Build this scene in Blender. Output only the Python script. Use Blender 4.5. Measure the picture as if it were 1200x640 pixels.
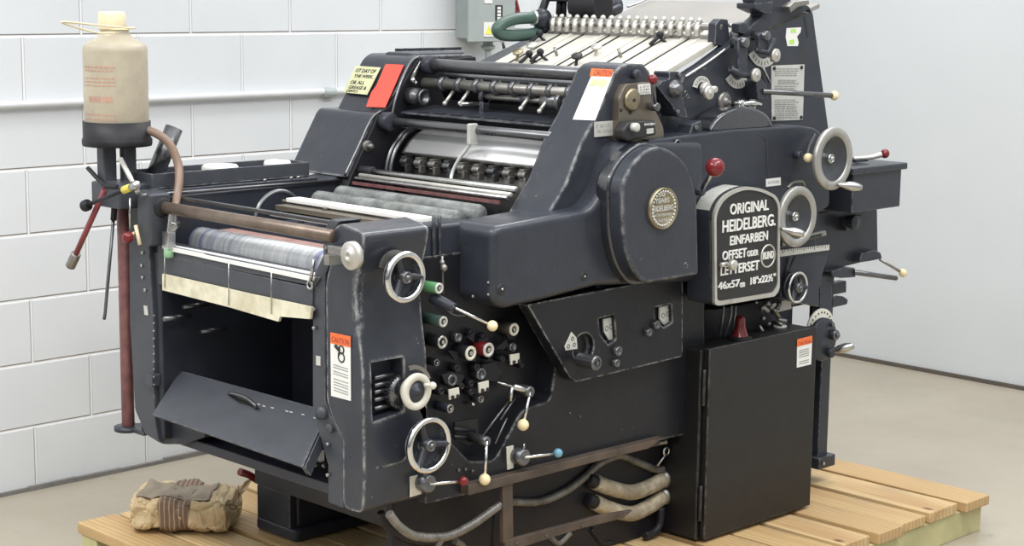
import bpy, bmesh, math, random
from mathutils import Vector, Matrix, noise
random.seed(7)
C = bpy.context.scene.collection
for _o in list(bpy.data.objects): bpy.data.objects.remove(_o)

# ---------------------------------------------------------------- camera (two vanishing points of the press give the pose)
F = 2061.0
R = Matrix(((0.70976335, -0.10477821, 0.69660427),
            (-0.70434107, -0.12214372, 0.69927432),
            (0.01181713, -0.98696628, -0.16049273)))      # camera (right, down, forward) -> world
CAM = Vector((-2.75335277, -3.37733244, 1.8))
cd = bpy.data.cameras.new('camera'); cam = bpy.data.objects.new('camera', cd); C.objects.link(cam)
cd.sensor_width = 36.0; cd.lens = F / 1200 * 36; cd.clip_start = 0.05; cd.clip_end = 60
rt = R.col[0].normalized(); dn = R.col[1].normalized(); fw = R.col[2].normalized()
M = Matrix((rt, -dn, -fw)).transposed().to_4x4(); M.translation = CAM
cam.matrix_world = M
bpy.context.scene.camera = cam
vs = bpy.context.scene.view_settings
vs.view_transform = 'Standard'; vs.look = 'None'; vs.gamma = 1; vs.exposure = 0.0; vs.use_curve_mapping = False

# ---------------------------------------------------------------- light
w = bpy.data.worlds.new('world'); bpy.context.scene.world = w; w.use_nodes = True
w.node_tree.nodes['Background'].inputs[0].default_value = (0.94, 0.97, 1.0, 1)
_t = w.node_tree; _bg = _t.nodes['Background']          # unseen hall as a gradient: bright overhead, dull at the horizon, shaped for contrast
_tc = _t.nodes.new('ShaderNodeTexCoord'); _sp = _t.nodes.new('ShaderNodeSeparateXYZ'); _mr = _t.nodes.new('ShaderNodeMapRange')
_t.links.new(_tc.outputs['Generated'], _sp.inputs[0]); _t.links.new(_sp.outputs[2], _mr.inputs[0]); _t.links.new(_mr.outputs[0], _bg.inputs[1])
_mr.inputs[1].default_value = 0.0; _mr.inputs[2].default_value = 0.75; _mr.inputs[3].default_value = 0.16; _mr.inputs[4].default_value = 1.7
def area(name, loc, size, sy, energy, rot=(0, 0, 0), col=(1, 1, 1)):
    l = bpy.data.lights.new(name, 'AREA'); l.shape = 'RECTANGLE'; l.size = size; l.size_y = sy; l.energy = energy; l.color = col
    o = bpy.data.objects.new(name, l); C.objects.link(o); o.location = loc; o.rotation_euler = rot
    return o
area('ceiling_lamp', (1.2, -1.6, 3.9), 3.6, 0.5, 80, col=(1, 0.985, 0.96))
area('ceiling_lamp', (-2.0, 0.8, 3.9), 0.5, 3.6, 120, col=(1, 0.985, 0.96))
area('ceiling_lamp', (3.0, 0.9, 3.9), 2.4, 0.5, 50, col=(1, 0.985, 0.96))
area('ceiling_lamp', (-2.5, -3.0, 3.9), 3.6, 0.5, 90, col=(1, 0.985, 0.96))

# ---------------------------------------------------------------- materials
def nt(name):
    m = bpy.data.materials.new(name); m.use_nodes = True; return m, m.node_tree, m.node_tree.nodes['Principled BSDF']
def N(t, kind, **kw):
    n = t.nodes.new(kind)
    for k, v in kw.items(): setattr(n, k, v)
    return n
def ramp(t, fac, a, b, ca=(0, 0, 0, 1), cb=(1, 1, 1, 1)):
    r = N(t, 'ShaderNodeValToRGB'); r.color_ramp.elements[0].position = a; r.color_ramp.elements[1].position = b
    r.color_ramp.elements[0].color = ca; r.color_ramp.elements[1].color = cb
    t.links.new(fac, r.inputs[0]); return r.outputs[0]
def noise_tex(t, co, scale, detail=4, rough=0.55):
    n = N(t, 'ShaderNodeTexNoise'); n.inputs['Scale'].default_value = scale; n.inputs['Detail'].default_value = detail
    n.inputs['Roughness'].default_value = rough; t.links.new(co, n.inputs['Vector']); return n.outputs['Fac']
def mix(t, f, a, b):
    m = N(t, 'ShaderNodeMix', data_type='RGBA')
    if isinstance(f, (int, float)): m.inputs[0].default_value = f
    else: t.links.new(f, m.inputs[0])
    for i, v in ((6, a), (7, b)):
        if isinstance(v, tuple): m.inputs[i].default_value = v if len(v) == 4 else (*v, 1)
        else: t.links.new(v, m.inputs[i])
    return m.outputs[2]
def mat(name, col, rough=0.5, metal=0.0, var=0.12, vscale=12, bump=0.0, bscale=60, wear=0.0, wearcol=(0.45, 0.45, 0.44), spec=0.5, dirt=0.0, dirtcol=(0.12, 0.08, 0.05), coat=0.0, wrad=0.006):
    m, t, b = nt(name)
    co = N(t, 'ShaderNodeTexCoord').outputs['Object']
    n1 = noise_tex(t, co, vscale)
    lo = tuple(c * (1 - var) for c in col); hi = tuple(min(1, c * (1 + var)) for c in col)
    c = mix(t, ramp(t, n1, 0.3, 0.7), lo, hi)
    if dirt > 0:
        c = mix(t, ramp(t, noise_tex(t, co, 5, 6, 0.7), 0.62 - dirt * 0.3, 0.80), c, dirtcol)
    if wear > 0:
        bv = N(t, 'ShaderNodeBevel', samples=4); bv.inputs['Radius'].default_value = wrad
        ge = N(t, 'ShaderNodeNewGeometry')
        dp = N(t, 'ShaderNodeVectorMath', operation='DOT_PRODUCT')
        t.links.new(bv.outputs[0], dp.inputs[0]); t.links.new(ge.outputs['Normal'], dp.inputs[1])
        edge = ramp(t, dp.outputs['Value'], 0.86, 0.985, (1, 1, 1, 1), (0, 0, 0, 1))
        ch = ramp(t, noise_tex(t, co, 38, 5, 0.7), 0.52 - 0.1 * wear, 0.60)
        mu = N(t, 'ShaderNodeMath', operation='MULTIPLY'); t.links.new(edge, mu.inputs[0]); t.links.new(ch, mu.inputs[1])
        sp = ramp(t, noise_tex(t, co, 90, 3, 0.6), 0.735, 0.76)
        mx = N(t, 'ShaderNodeMath', operation='MAXIMUM'); t.links.new(mu.outputs[0], mx.inputs[0])
        s2 = N(t, 'ShaderNodeMath', operation='MULTIPLY'); t.links.new(sp, s2.inputs[0]); s2.inputs[1].default_value = 0.5 * wear
        t.links.new(s2.outputs[0], mx.inputs[1])
        m3 = N(t, 'ShaderNodeMath', operation='MULTIPLY'); t.links.new(mx.outputs[0], m3.inputs[0]); m3.inputs[1].default_value = min(1, wear)
        c = mix(t, m3.outputs[0], c, wearcol)
    t.links.new(c, b.inputs['Base Color'])
    b.inputs['Metallic'].default_value = metal
    b.inputs['Specular IOR Level'].default_value = spec
    b.inputs['Coat Weight'].default_value = coat; b.inputs['Coat Roughness'].default_value = 0.12
    rr = N(t, 'ShaderNodeMapRange'); t.links.new(noise_tex(t, co, vscale * 1.7, 5), rr.inputs[0])
    rr.inputs[3].default_value = max(0.03, rough - 0.10); rr.inputs[4].default_value = min(1, rough + 0.10)
    t.links.new(rr.outputs[0], b.inputs['Roughness'])
    if bump > 0:
        bp = N(t, 'ShaderNodeBump'); bp.inputs['Strength'].default_value = bump; bp.inputs['Distance'].default_value = 0.004
        t.links.new(noise_tex(t, co, bscale, 5), bp.inputs['Height']); t.links.new(bp.outputs[0], b.inputs['Normal'])
        if coat > 0: t.links.new(bp.outputs[0], b.inputs['Coat Normal'])
    return m
ROLLK = mat('dark_roller_enamel', (0.11, 0.11, 0.15), 0.3)  # rollers inside the well, colour raised in place of fill light
K = (0.030, 0.034, 0.045)
BLACK = mat('black_enamel', K, 0.36, wear=0.8, bump=0.10, bscale=35, spec=0.38, coat=0.0, dirt=0.15, dirtcol=(0.035, 0.034, 0.034))
WORN = mat('worn_black_enamel', (0.030, 0.034, 0.045), 0.32, wear=1.3, wrad=0.014, bump=0.25, bscale=30, spec=0.38, coat=0.18, dirt=0.25, dirtcol=(0.05, 0.05, 0.05))
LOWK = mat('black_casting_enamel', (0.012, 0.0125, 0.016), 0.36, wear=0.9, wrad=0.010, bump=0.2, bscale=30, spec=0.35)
DISH = mat('dark_wheel_paint', (0.045, 0.048, 0.055), 0.35, bump=0.03)
RIMM = mat('worn_wheel_rim', (0.44, 0.43, 0.40), 0.40, metal=0.7, dirt=0.15)
GLOSS = mat('wet_black_enamel', (0.018, 0.020, 0.026), 0.16, wear=0.6, bump=0.35, bscale=22, spec=0.6, coat=0.8)
SHEET = mat('black_sheet_metal', (0.050, 0.055, 0.066), 0.42, wear=0.5, bump=0.05, dirt=0.2, dirtcol=(0.055, 0.058, 0.065))
CABM = mat('black_cabinet_paint', (0.008, 0.008, 0.009), 0.45, wear=1.0, bump=0.05, wearcol=(0.35, 0.33, 0.31))
DARK = mat('dark_oily_steel', (0.013, 0.013, 0.017), 0.5, spec=0.35, bump=0.15, dirt=0.3, dirtcol=(0.03, 0.026, 0.022))
INT = mat('lightened_inner_paint', (0.040, 0.042, 0.060), 0.5, bump=0.1)  # inner walls coloured lighter to stand in for missing fill light
RODK = mat('blued_steel_rod', (0.17, 0.172, 0.18), 0.30, metal=0.85)
STEEL = mat('bare_steel', (0.50, 0.50, 0.49), 0.28, metal=1.0, var=0.2, dirt=0.1)
OLDST = mat('dull_steel', (0.30, 0.29, 0.27), 0.42, metal=0.85, var=0.25, dirt=0.3)
CHROME = mat('chrome', (0.72, 0.72, 0.71), 0.13, metal=1.0, var=0.05)
ALU = mat('dull_aluminium', (0.58, 0.565, 0.52), 0.42, metal=0.7, var=0.1, dirt=0.1)
BRNROD = mat('tarnished_brown_rod', (0.20, 0.155, 0.125), 0.38, metal=0.6, var=0.3, dirt=0.4)
BRASS = mat('old_brass', (0.33, 0.285, 0.19), 0.38, metal=0.8, dirt=0.3)
BRONZE = mat('bronze_plate', (0.20, 0.175, 0.14), 0.40, metal=0.7, dirt=0.3)
RUST = mat('rusty_flat_bar', (0.085, 0.065, 0.052), 0.55, metal=0.2, var=0.35, dirt=0.4)
CREAM = mat('cream_plastic', (0.80, 0.68, 0.42), 0.35, var=0.06)
REDK = mat('red_plastic_knob', (0.17, 0.015, 0.018), 0.16, var=0.1)
BLUEK = mat('blue_plastic_knob', (0.15, 0.34, 0.46), 0.3)
GREENM = mat('green_plastic', (0.10, 0.28, 0.12), 0.4)
HOSEG = mat('dark_green_hose', (0.06, 0.11, 0.09), 0.4)
PALEG = mat('pale_green_plug', (0.28, 0.48, 0.28), 0.5)
WHITE = mat('white_print_stock', (0.80, 0.80, 0.77), 0.5, var=0.04)
PLATE = mat('light_metal_plate', (0.58, 0.58, 0.54), 0.40, metal=0.25, var=0.12, dirt=0.15)
IVORY = mat('ivory_dial', (0.66, 0.64, 0.55), 0.42, var=0.08, dirt=0.15)
ORANGE = mat('orange_print', (0.86, 0.16, 0.03), 0.5, var=0.03)
REDOR = mat('red_orange_sheet', (0.90, 0.085, 0.055), 0.5, var=0.06)
YNOTE = mat('yellowed_paper', (0.55, 0.55, 0.33), 0.6, var=0.1)
INK = mat('black_print', (0.02, 0.02, 0.02), 0.5)
GREYP = mat('grey_print', (0.28, 0.28, 0.27), 0.5)
LIME = mat('lime_print', (0.45, 0.75, 0.15), 0.5)
REDHOSE = mat('red_brown_tube', (0.20, 0.085, 0.085), 0.45, var=0.3, vscale=25, dirt=0.3)
TUBE = mat('brown_rubber_hose', (0.24, 0.16, 0.12), 0.4, var=0.2)
FEED = mat('worn_white_feed_board', (0.58, 0.555, 0.49), 0.42, var=0.12, dirt=0.45, dirtcol=(0.45, 0.42, 0.36))
YSTRIP = mat('stained_cream_strip', (0.72, 0.68, 0.52), 0.6, var=0.12, vscale=30, dirt=0.5, dirtcol=(0.42, 0.36, 0.20))
PINK = mat('pink_rag', (0.27, 0.16, 0.14), 0.7, var=0.25)
GREYR = mat('grey_rubber_roller', (0.16, 0.17, 0.165), 0.28, var=0.6, vscale=18, bump=0.3, dirt=0.5, dirtcol=(0.30, 0.31, 0.29))
BOXG = mat('grey_painted_steel', (0.36, 0.40, 0.39), 0.4, var=0.05)
TAPE = mat('flexible_grey_conduit', (0.20, 0.19, 0.17), 0.45, metal=0.4, var=0.35, vscale=30, dirt=0.4, dirtcol=(0.08, 0.07, 0.06))
FOIL = mat('insulated_pipe_wrap', (0.52, 0.46, 0.33), 0.5, metal=0.15, var=0.35, vscale=30, bump=0.9, bscale=60, dirt=0.9, dirtcol=(0.13, 0.10, 0.07))
BOT = mat('yellowed_bottle', (0.46, 0.41, 0.31), 0.42, var=0.14, vscale=7, dirt=0.5, dirtcol=(0.33, 0.29, 0.23))
BOT.node_tree.nodes['Principled BSDF'].inputs['Subsurface Weight'].default_value = 0.15
BOT.node_tree.nodes['Principled BSDF'].inputs['Subsurface Radius'].default_value = (0.02, 0.015, 0.01)
CAPM = mat('cream_cap', (0.78, 0.66, 0.44), 0.5)
REDPRINT = mat('faded_red_print', (0.46, 0.26, 0.20), 0.55, var=0.15)
REDT = mat('red_tool_paint', (0.26, 0.05, 0.06), 0.4, var=0.3, dirt=0.2)
YEL = mat('yellow_grip', (0.70, 0.60, 0.10), 0.45, var=0.1)
SIGNY = mat('yellow_warning_print', (0.80, 0.80, 0.10), 0.5)
CLOTH = mat('white_cloth', (0.75, 0.75, 0.73), 0.8, bump=0.3)

def film_mat():
    m, t, b = nt('blue_smeared_film')
    co = N(t, 'ShaderNodeTexCoord').outputs['Object']
    mp = N(t, 'ShaderNodeMapping'); mp.inputs['Scale'].default_value = (0.6, 14, 0.6); t.links.new(co, mp.inputs[0])
    mp3 = N(t, 'ShaderNodeMapping'); mp3.inputs['Scale'].default_value = (6, 60, 6); t.links.new(co, mp3.inputs[0])
    bands = noise_tex(t, mp.outputs[0], 1.0, 5, 0.75); fine = noise_tex(t, mp3.outputs[0], 1.0, 3, 0.6)
    sx = N(t, 'ShaderNodeSeparateXYZ'); t.links.new(co, sx.inputs[0])
    ab = N(t, 'ShaderNodeMath', operation='ABSOLUTE'); t.links.new(sx.outputs[1], ab.inputs[0])
    f = N(t, 'ShaderNodeMath', operation='MULTIPLY'); t.links.new(ramp(t, ab.outputs[0], 0.06, 0.20), f.inputs[0]); t.links.new(ramp(t, bands, 0.48, 0.64), f.inputs[1])
    c = mix(t, ramp(t, fine, 0.35, 0.7), (0.42, 0.44, 0.45), (0.64, 0.65, 0.65))
    c = mix(t, f.outputs[0], c, (0.13, 0.15, 0.34))
    c = mix(t, ramp(t, bands, 0.665, 0.69), c, (0.10, 0.11, 0.16))
    t.links.new(c, b.inputs['Base Color']); b.inputs['Roughness'].default_value = 0.2; b.inputs['Coat Weight'].default_value = 0.5
    return m
FILM = film_mat()

def wall_mat():
    m, t, b = nt('painted_block_wall')
    co = N(t, 'ShaderNodeTexCoord').outputs['Object']
    s = N(t, 'ShaderNodeSeparateXYZ'); t.links.new(co, s.inputs[0])
    cb = N(t, 'ShaderNodeCombineXYZ'); t.links.new(s.outputs[0], cb.inputs[0]); t.links.new(s.outputs[2], cb.inputs[1])
    mp = N(t, 'ShaderNodeMapping'); t.links.new(cb.outputs[0], mp.inputs[0]); mp.inputs['Location'].default_value = (-0.125 + 0.463 * 40 , 0.2305 * 20, 0)
    br = N(t, 'ShaderNodeTexBrick'); t.links.new(mp.outputs[0], br.inputs['Vector'])
    br.offset = 0.5; br.squash = 1; br.inputs['Scale'].default_value = 1; br.inputs['Brick Width'].default_value = 0.463; br.inputs['Row Height'].default_value = 0.2305
    br.inputs['Mortar Size'].default_value = 0.0075; br.inputs['Mortar Smooth'].default_value = 0.7
    pits = ramp(t, noise_tex(t, co, 42, 6, 0.75), 0.62, 0.74)
    base = mix(t, ramp(t, noise_tex(t, co, 1.6, 4), 0.3, 0.7), (0.71, 0.735, 0.755), (0.78, 0.80, 0.815))
    base = mix(t, ramp(t, noise_tex(t, co, 34, 5, 0.8), 0.70, 0.76), base, (0.60, 0.62, 0.64))
    c = mix(t, br.outputs['Fac'], base, (0.90, 0.905, 0.91))
    t.links.new(c, b.inputs['Base Color']); b.inputs['Roughness'].default_value = 0.45
    h = N(t, 'ShaderNodeMath', operation='MULTIPLY_ADD'); t.links.new(br.outputs['Fac'], h.inputs[0]); h.inputs[1].default_value = -1.0
    p2 = N(t, 'ShaderNodeMath', operation='MULTIPLY'); t.links.new(pits, p2.inputs[0]); p2.inputs[1].default_value = -0.12
    t.links.new(p2.outputs[0], h.inputs[2])
    bp = N(t, 'ShaderNodeBump'); bp.inputs['Strength'].default_value = 0.9; bp.inputs['Distance'].default_value = 0.007
    t.links.new(h.outputs[0], bp.inputs['Height']); t.links.new(bp.outputs[0], b.inputs['Normal'])
    return m
def floor_mat():
    m, t, b = nt('concrete_floor')
    co = N(t, 'ShaderNodeTexCoord').outputs['Object']
    c = mix(t, ramp(t, noise_tex(t, co, 1.1, 6, 0.6), 0.3, 0.7), (0.33, 0.29, 0.225), (0.41, 0.365, 0.29))
    c = mix(t, ramp(t, noise_tex(t, co, 9, 8, 0.75), 0.60, 0.74), c, (0.27, 0.24, 0.19))
    c = mix(t, ramp(t, noise_tex(t, co, 60, 3, 0.6), 0.70, 0.76), c, (0.17, 0.16, 0.15))
    t.links.new(c, b.inputs['Base Color'])
    rr = ramp(t, noise_tex(t, co, 3, 6), 0.3, 0.8, (0.28, 0.28, 0.28, 1), (0.55, 0.55, 0.55, 1)); t.links.new(rr, b.inputs['Roughness'])
    bp = N(t, 'ShaderNodeBump'); bp.inputs['Strength'].default_value = 0.15; bp.inputs['Distance'].default_value = 0.003
    t.links.new(noise_tex(t, co, 40, 6), bp.inputs['Height']); t.links.new(bp.outputs[0], b.inputs['Normal'])
    return m
def wood_mat(i):
    m, t, b = nt('pine_board_%d' % i)
    tc = N(t, 'ShaderNodeTexCoord').outputs['Object']
    mp = N(t, 'ShaderNodeMapping'); t.links.new(tc, mp.inputs[0]); mp.inputs['Location'].default_value = (i * 1.7, i * 0.9, i * 0.31); mp.inputs['Scale'].default_value = (9, 0.9, 9)
    n = noise_tex(t, mp.outputs[0], 1.3, 6, 0.6)
    g = N(t, 'ShaderNodeTexWave', wave_type='BANDS', bands_direction='X'); g.inputs['Scale'].default_value = 1.6; g.inputs['Distortion'].default_value = 6; g.inputs['Detail'].default_value = 3
    t.links.new(mp.outputs[0], g.inputs[0])
    a = [(0.58, 0.40, 0.19), (0.63, 0.45, 0.23), (0.54, 0.36, 0.17)][i % 3]
    c = mix(t, ramp(t, g.outputs['Fac'], 0.2, 0.9), a, tuple(x * 0.80 for x in a))
    c = mix(t, ramp(t, n, 0.5, 0.75), c, (0.42, 0.24, 0.10))
    v = N(t, 'ShaderNodeTexVoronoi'); v.inputs['Scale'].default_value = 4.5; mp2 = N(t, 'ShaderNodeMapping'); mp2.inputs['Scale'].default_value = (1.2, 0.75, 1); mp2.inputs['Location'].default_value = (i * .77, i * .43, 0)
    t.links.new(tc, mp2.inputs[0]); t.links.new(mp2.outputs[0], v.inputs[0])
    c = mix(t, ramp(t, v.outputs['Distance'], 0.03, 0.085, (1, 1, 1, 1), (0, 0, 0, 1)), c, (0.16, 0.08, 0.035))
    c = mix(t, ramp(t, noise_tex(t, tc, 3, 5), 0.55, 0.75), c, (0.36, 0.26, 0.15))
    t.links.new(c, b.inputs['Base Color']); b.inputs['Roughness'].default_value = 0.6
    bp = N(t, 'ShaderNodeBump'); bp.inputs['Strength'].default_value = 0.25; bp.inputs['Distance'].default_value = 0.003
    t.links.new(n, bp.inputs['Height']); t.links.new(bp.outputs[0], b.inputs['Normal'])
    return m
WOOD = [wood_mat(i) for i in range(3)]
def gate_mat():   # greenish treated stringer
    return mat('treated_pine', (0.50, 0.46, 0.24), 0.6, var=0.2, vscale=6, dirt=0.2, dirtcol=(0.30, 0.24, 0.12))
TREAT = gate_mat()
def paper_mat():
    m, t, b = nt('crumpled_kraft_paper')
    co = N(t, 'ShaderNodeTexCoord').outputs['Object']
    c = mix(t, ramp(t, noise_tex(t, co, 9, 5), 0.3, 0.7), (0.46, 0.345, 0.19), (0.64, 0.50, 0.30))
    t.links.new(c, b.inputs['Base Color']); b.inputs['Roughness'].default_value = 0.6
    v = N(t, 'ShaderNodeTexVoronoi', feature='DISTANCE_TO_EDGE'); v.inputs['Scale'].default_value = 16; t.links.new(co, v.inputs[0])
    v2 = noise_tex(t, co, 22, 3, 0.6)
    ad = N(t, 'ShaderNodeMath', operation='ADD'); t.links.new(v.outputs[0], ad.inputs[0]); t.links.new(v2, ad.inputs[1])
    bp = N(t, 'ShaderNodeBump'); bp.inputs['Strength'].default_value = 0.8; bp.inputs['Distance'].default_value = 0.012
    t.links.new(ad.outputs[0], bp.inputs['Height']); t.links.new(bp.outputs[0], b.inputs['Normal'])
    return m
PAPER = paper_mat()
PTAPE = mat('brown_striped_tape', (0.22, 0.145, 0.095), 0.5, var=0.15, bump=0.5, bscale=30)

# ---------------------------------------------------------------- projection helpers: a photo point on a world plane
def ray(px, py): return R @ Vector((px - 600, py - 320, F))
def P(px, py, ax, v):
    a = 'XYZ'.index(ax); d = ray(px, py); return CAM + d * ((v - CAM[a]) / d[a])
def PP(px, py, p0, n):
    d = ray(px, py); return CAM + d * ((p0 - CAM).dot(n) / d.dot(n))
def rad(px, py, ax, v, rpx):
    p = P(px, py, ax, v); return rpx * (p - CAM).dot(fw) / F
X0 = 0.03; YC = -0.06; YR = 0.01

# ---------------------------------------------------------------- mesh helpers
WL = {}
class MB:
    def __init__(s): s.bm = bmesh.new(); s.mi = 0; s.sm = False
    def _f(s, vs):
        try:
            f = s.bm.faces.new(vs); f.material_index = s.mi; f.smooth = s.sm; return f
        except ValueError: return None
    def prism(s, pts, d):
        d = Vector(d); a = [s.bm.verts.new(p) for p in pts]; b = [s.bm.verts.new(Vector(p) + d) for p in pts]
        s._f(a); s._f(list(reversed(b))); n = len(a)
        for i in range(n): s._f([a[i], b[i], b[(i + 1) % n], a[(i + 1) % n]])
        return s
    def Y(s, px, y0, y1): return s.prism([P(x, y, 'Y', y0) for x, y in px], (0, y1 - y0, 0))
    def X(s, px, x0, x1): return s.prism([P(x, y, 'X', x0) for x, y in px], (x1 - x0, 0, 0))
    def Z(s, px, z0, z1): return s.prism([P(x, y, 'Z', z0) for x, y in px], (0, 0, z1 - z0))
    def box(s, a, b):
        x0, y0, z0 = a; x1, y1, z1 = b
        return s.prism([(x0, y0, z0), (x1, y0, z0), (x1, y1, z0), (x0, y1, z0)], (0, 0, z1 - z0))
    def lathe(s, o, ax, prof, n=28, sm=True):
        o = Vector(o); ax = Vector(ax).normalized(); u = ax.orthogonal().normalized(); v = ax.cross(u)
        s0 = s.sm; s.sm = sm; rings = []
        for r, h in prof:
            if r < 1e-6: rings.append([s.bm.verts.new(o + ax * h)])
            else: rings.append([s.bm.verts.new(o + ax * h + (u * math.cos(2 * math.pi * i / n) + v * math.sin(2 * math.pi * i / n)) * r) for i in range(n)])
        for a, b in zip(rings, rings[1:]):
            for i in range(n):
                j = (i + 1) % n
                if len(a) == 1 and len(b) == 1: continue
                if len(a) == 1: s._f([a[0], b[j], b[i]])
                elif len(b) == 1: s._f([a[i], a[j], b[0]])
                else: s._f([a[i], a[j], b[j], b[i]])
        s.sm = s0; return s
    def cyl(s, a, b, r, n=20, ch=0.0):
        a = Vector(a); b = Vector(b); L = (b - a).length
        ch = ch or min(r, L) * 0.12
        return s.lathe(a, b - a, [(0, 0), (r - ch, 0), (r, ch), (r, L - ch), (r - ch, L), (0, L)], n)
    def ball(s, c, r, n=20, k=10, sq=1.0):
        return s.lathe(c, (0, 0, 1), [(r * math.sin(math.pi * i / k), -r * sq * math.cos(math.pi * i / k)) for i in range(k + 1)], n)
    def torus(s, c, ax, Rr, r, n=40, m=10, sq=1.0):
        return s.lathe(c, ax, [(Rr + r * math.cos(2 * math.pi * i / m), r * sq * math.sin(2 * math.pi * i / m)) for i in range(m + 1)], n)
    def tube(s, pts, r, n=12, smooth=True, rf=None):
        pts = [Vector(p) for p in pts]
        if smooth and len(pts) > 2:
            q = []; e = [pts[0] * 2 - pts[1]] + pts + [pts[-1] * 2 - pts[-2]]
            for i in range(1, len(e) - 2):
                for k in range(8):
                    t = k / 8; p0, p1, p2, p3 = e[i - 1:i + 3]
                    q.append(0.5 * ((2 * p1) + (p2 - p0) * t + (2 * p0 - 5 * p1 + 4 * p2 - p3) * t * t + (3 * p1 - p0 - 3 * p2 + p3) * t ** 3))
            q.append(pts[-1]); pts = q
        s0 = s.sm; s.sm = True; rings = []; u = None
        for i, p in enumerate(pts):
            t = (pts[min(i + 1, len(pts) - 1)] - pts[max(i - 1, 0)]).normalized()
            u = t.orthogonal().normalized() if u is None else (u - t * u.dot(t)).normalized()
            v = t.cross(u); rr = rf(i / (len(pts) - 1)) if rf else r
            rings.append([s.bm.verts.new(p + (u * math.cos(2 * math.pi * k / n) + v * math.sin(2 * math.pi * k / n)) * rr) for k in range(n)])
        for a, b in zip(rings, rings[1:]):
            for k in range(n): s._f([a[k], a[(k + 1) % n], b[(k + 1) % n], b[k]])
        s.sm = False; s._f(list(reversed(rings[0]))); s._f(rings[-1]); s.sm = s0
        return s
    def text(s, body, o, xd, yd, width, height, depth=0.002, bold=0.0):
        cu = bpy.data.curves.new('t', 'FONT'); cu.body = body; cu.size = 1; cu.extrude = 0.5; cu.offset = bold; cu.resolution_u = 3
        ob = bpy.data.objects.new('t', cu); C.objects.link(ob); bpy.context.view_layer.update()
        me = bpy.data.meshes.new_from_object(ob.evaluated_get(bpy.context.evaluated_depsgraph_get()))
        bpy.data.objects.remove(ob); bpy.data.curves.remove(cu)
        if not me.vertices: return s
        xs = [v.co.x for v in me.vertices]; ys = [v.co.y for v in me.vertices]
        x0, x1, y0, y1 = min(xs), max(xs), min(ys), max(ys)
        xd = Vector(xd).normalized(); yd = Vector(yd).normalized(); zd = xd.cross(yd)
        vv = [s.bm.verts.new(Vector(o) + xd * ((v.co.x - x0) / (x1 - x0) * width) + yd * ((v.co.y - y0) / (y1 - y0) * height) + zd * ((v.co.z + 0.5) * depth)) for v in me.vertices]
        for p in me.polygons: s._f([vv[i] for i in p.vertices])
        bpy.data.meshes.remove(me); return s
    def textY(s, body, bl, br, hpx, y, depth=0.002, bold=0.0):
        a = P(*bl, 'Y', y); b = P(*br, 'Y', y)
        return s.text(body, a, (1, 0, 0), (0, 0, 1), (b - a).length, rad(*bl, 'Y', y, hpx), depth, bold)
    def build(s, name, mats, parent=None, bevel=0.0, seg=2, recalc=True, loc=None, label=None):
        if recalc: bmesh.ops.recalc_face_normals(s.bm, faces=s.bm.faces)
        me = bpy.data.meshes.new(name); s.bm.to_mesh(me); s.bm.free()
        for m_ in (mats if isinstance(mats, (list, tuple)) else [mats]): me.materials.append(m_)
        if loc is None:
            if len(me.vertices):
                cs = [v.co for v in me.vertices]
                loc = Vector([(min(c[i] for c in cs) + max(c[i] for c in cs)) / 2 for i in range(3)])
                if parent is None: loc.z = min(c[2] for c in cs)
            else: loc = Vector((0, 0, 0))
        loc = Vector(loc)
        me.transform(Matrix.Translation(-loc))
        o = bpy.data.objects.new(name, me); C.objects.link(o)
        if parent is not None: o.parent = parent; o.location = loc - WL[parent.name]
        else: o.location = loc
        WL[o.name] = loc
        if bevel:
            b = o.modifiers.new('bevel', 'BEVEL'); b.width = bevel; b.segments = seg; b.limit_method = 'ANGLE'; b.angle_limit = math.radians(35)
            if seg > 2: b.harden_normals = False
            for p in me.polygons: p.use_smooth = True
            wn = o.modifiers.new('wn', 'WEIGHTED_NORMAL'); wn.keep_sharp = False
        if label: o['label'] = label
        return o
def thing(name, loc, label, cat, group=None):
    o = bpy.data.objects.new(name, None); C.objects.link(o); o.location = loc; o.empty_display_size = 0.1
    WL[o.name] = Vector(loc); return tag(o, label, cat, group)
def tag(o, label, cat, group=None, kind=None):
    o['label'] = label; o['category'] = cat
    if group: o['group'] = group
    if kind: o['kind'] = kind
    return o
def struct(o): o['kind'] = 'structure'; return o
def cut(o, cutters):
    """cut real openings; the cutters are removed again"""
    for c in cutters:
        b = o.modifiers.new('cut', 'BOOLEAN'); b.operation = 'DIFFERENCE'; b.object = c; b.solver = 'EXACT'
        o.modifiers.move(len(o.modifiers) - 1, 0)
    bev = [(m.width, m.segments) for m in o.modifiers if m.type == 'BEVEL']
    for m in list(o.modifiers):
        if m.type != 'BOOLEAN': o.modifiers.remove(m)
    bpy.context.view_layer.update()
    me = bpy.data.meshes.new_from_object(o.evaluated_get(bpy.context.evaluated_depsgraph_get()))
    for m in list(o.modifiers): o.modifiers.remove(m)
    o.data = me
    for c in cutters: bpy.data.objects.remove(c)
    for wd, sg in bev:
        b = o.modifiers.new('bevel', 'BEVEL'); b.width = min(wd, 0.006); b.segments = sg; b.limit_method = 'ANGLE'; b.angle_limit = math.radians(35)
        for p in me.polygons: p.use_smooth = True
        o.modifiers.new('wn', 'WEIGHTED_NORMAL')
def arc(cx, cy, rx, ry, a0, a1, n=12):
    return [(cx + rx * math.cos(math.radians(a0 + (a1 - a0) * i / n)), cy - ry * math.sin(math.radians(a0 + (a1 - a0) * i / n))) for i in range(n + 1)]
def rodY(px, py, yf, yn, r, name, m, parent, n=20):
    p = P(px, py, 'Y', yf); return MB().cyl((p.x, yf, p.z), (p.x, yn, p.z), r, n).build(name, m, parent)
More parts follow.
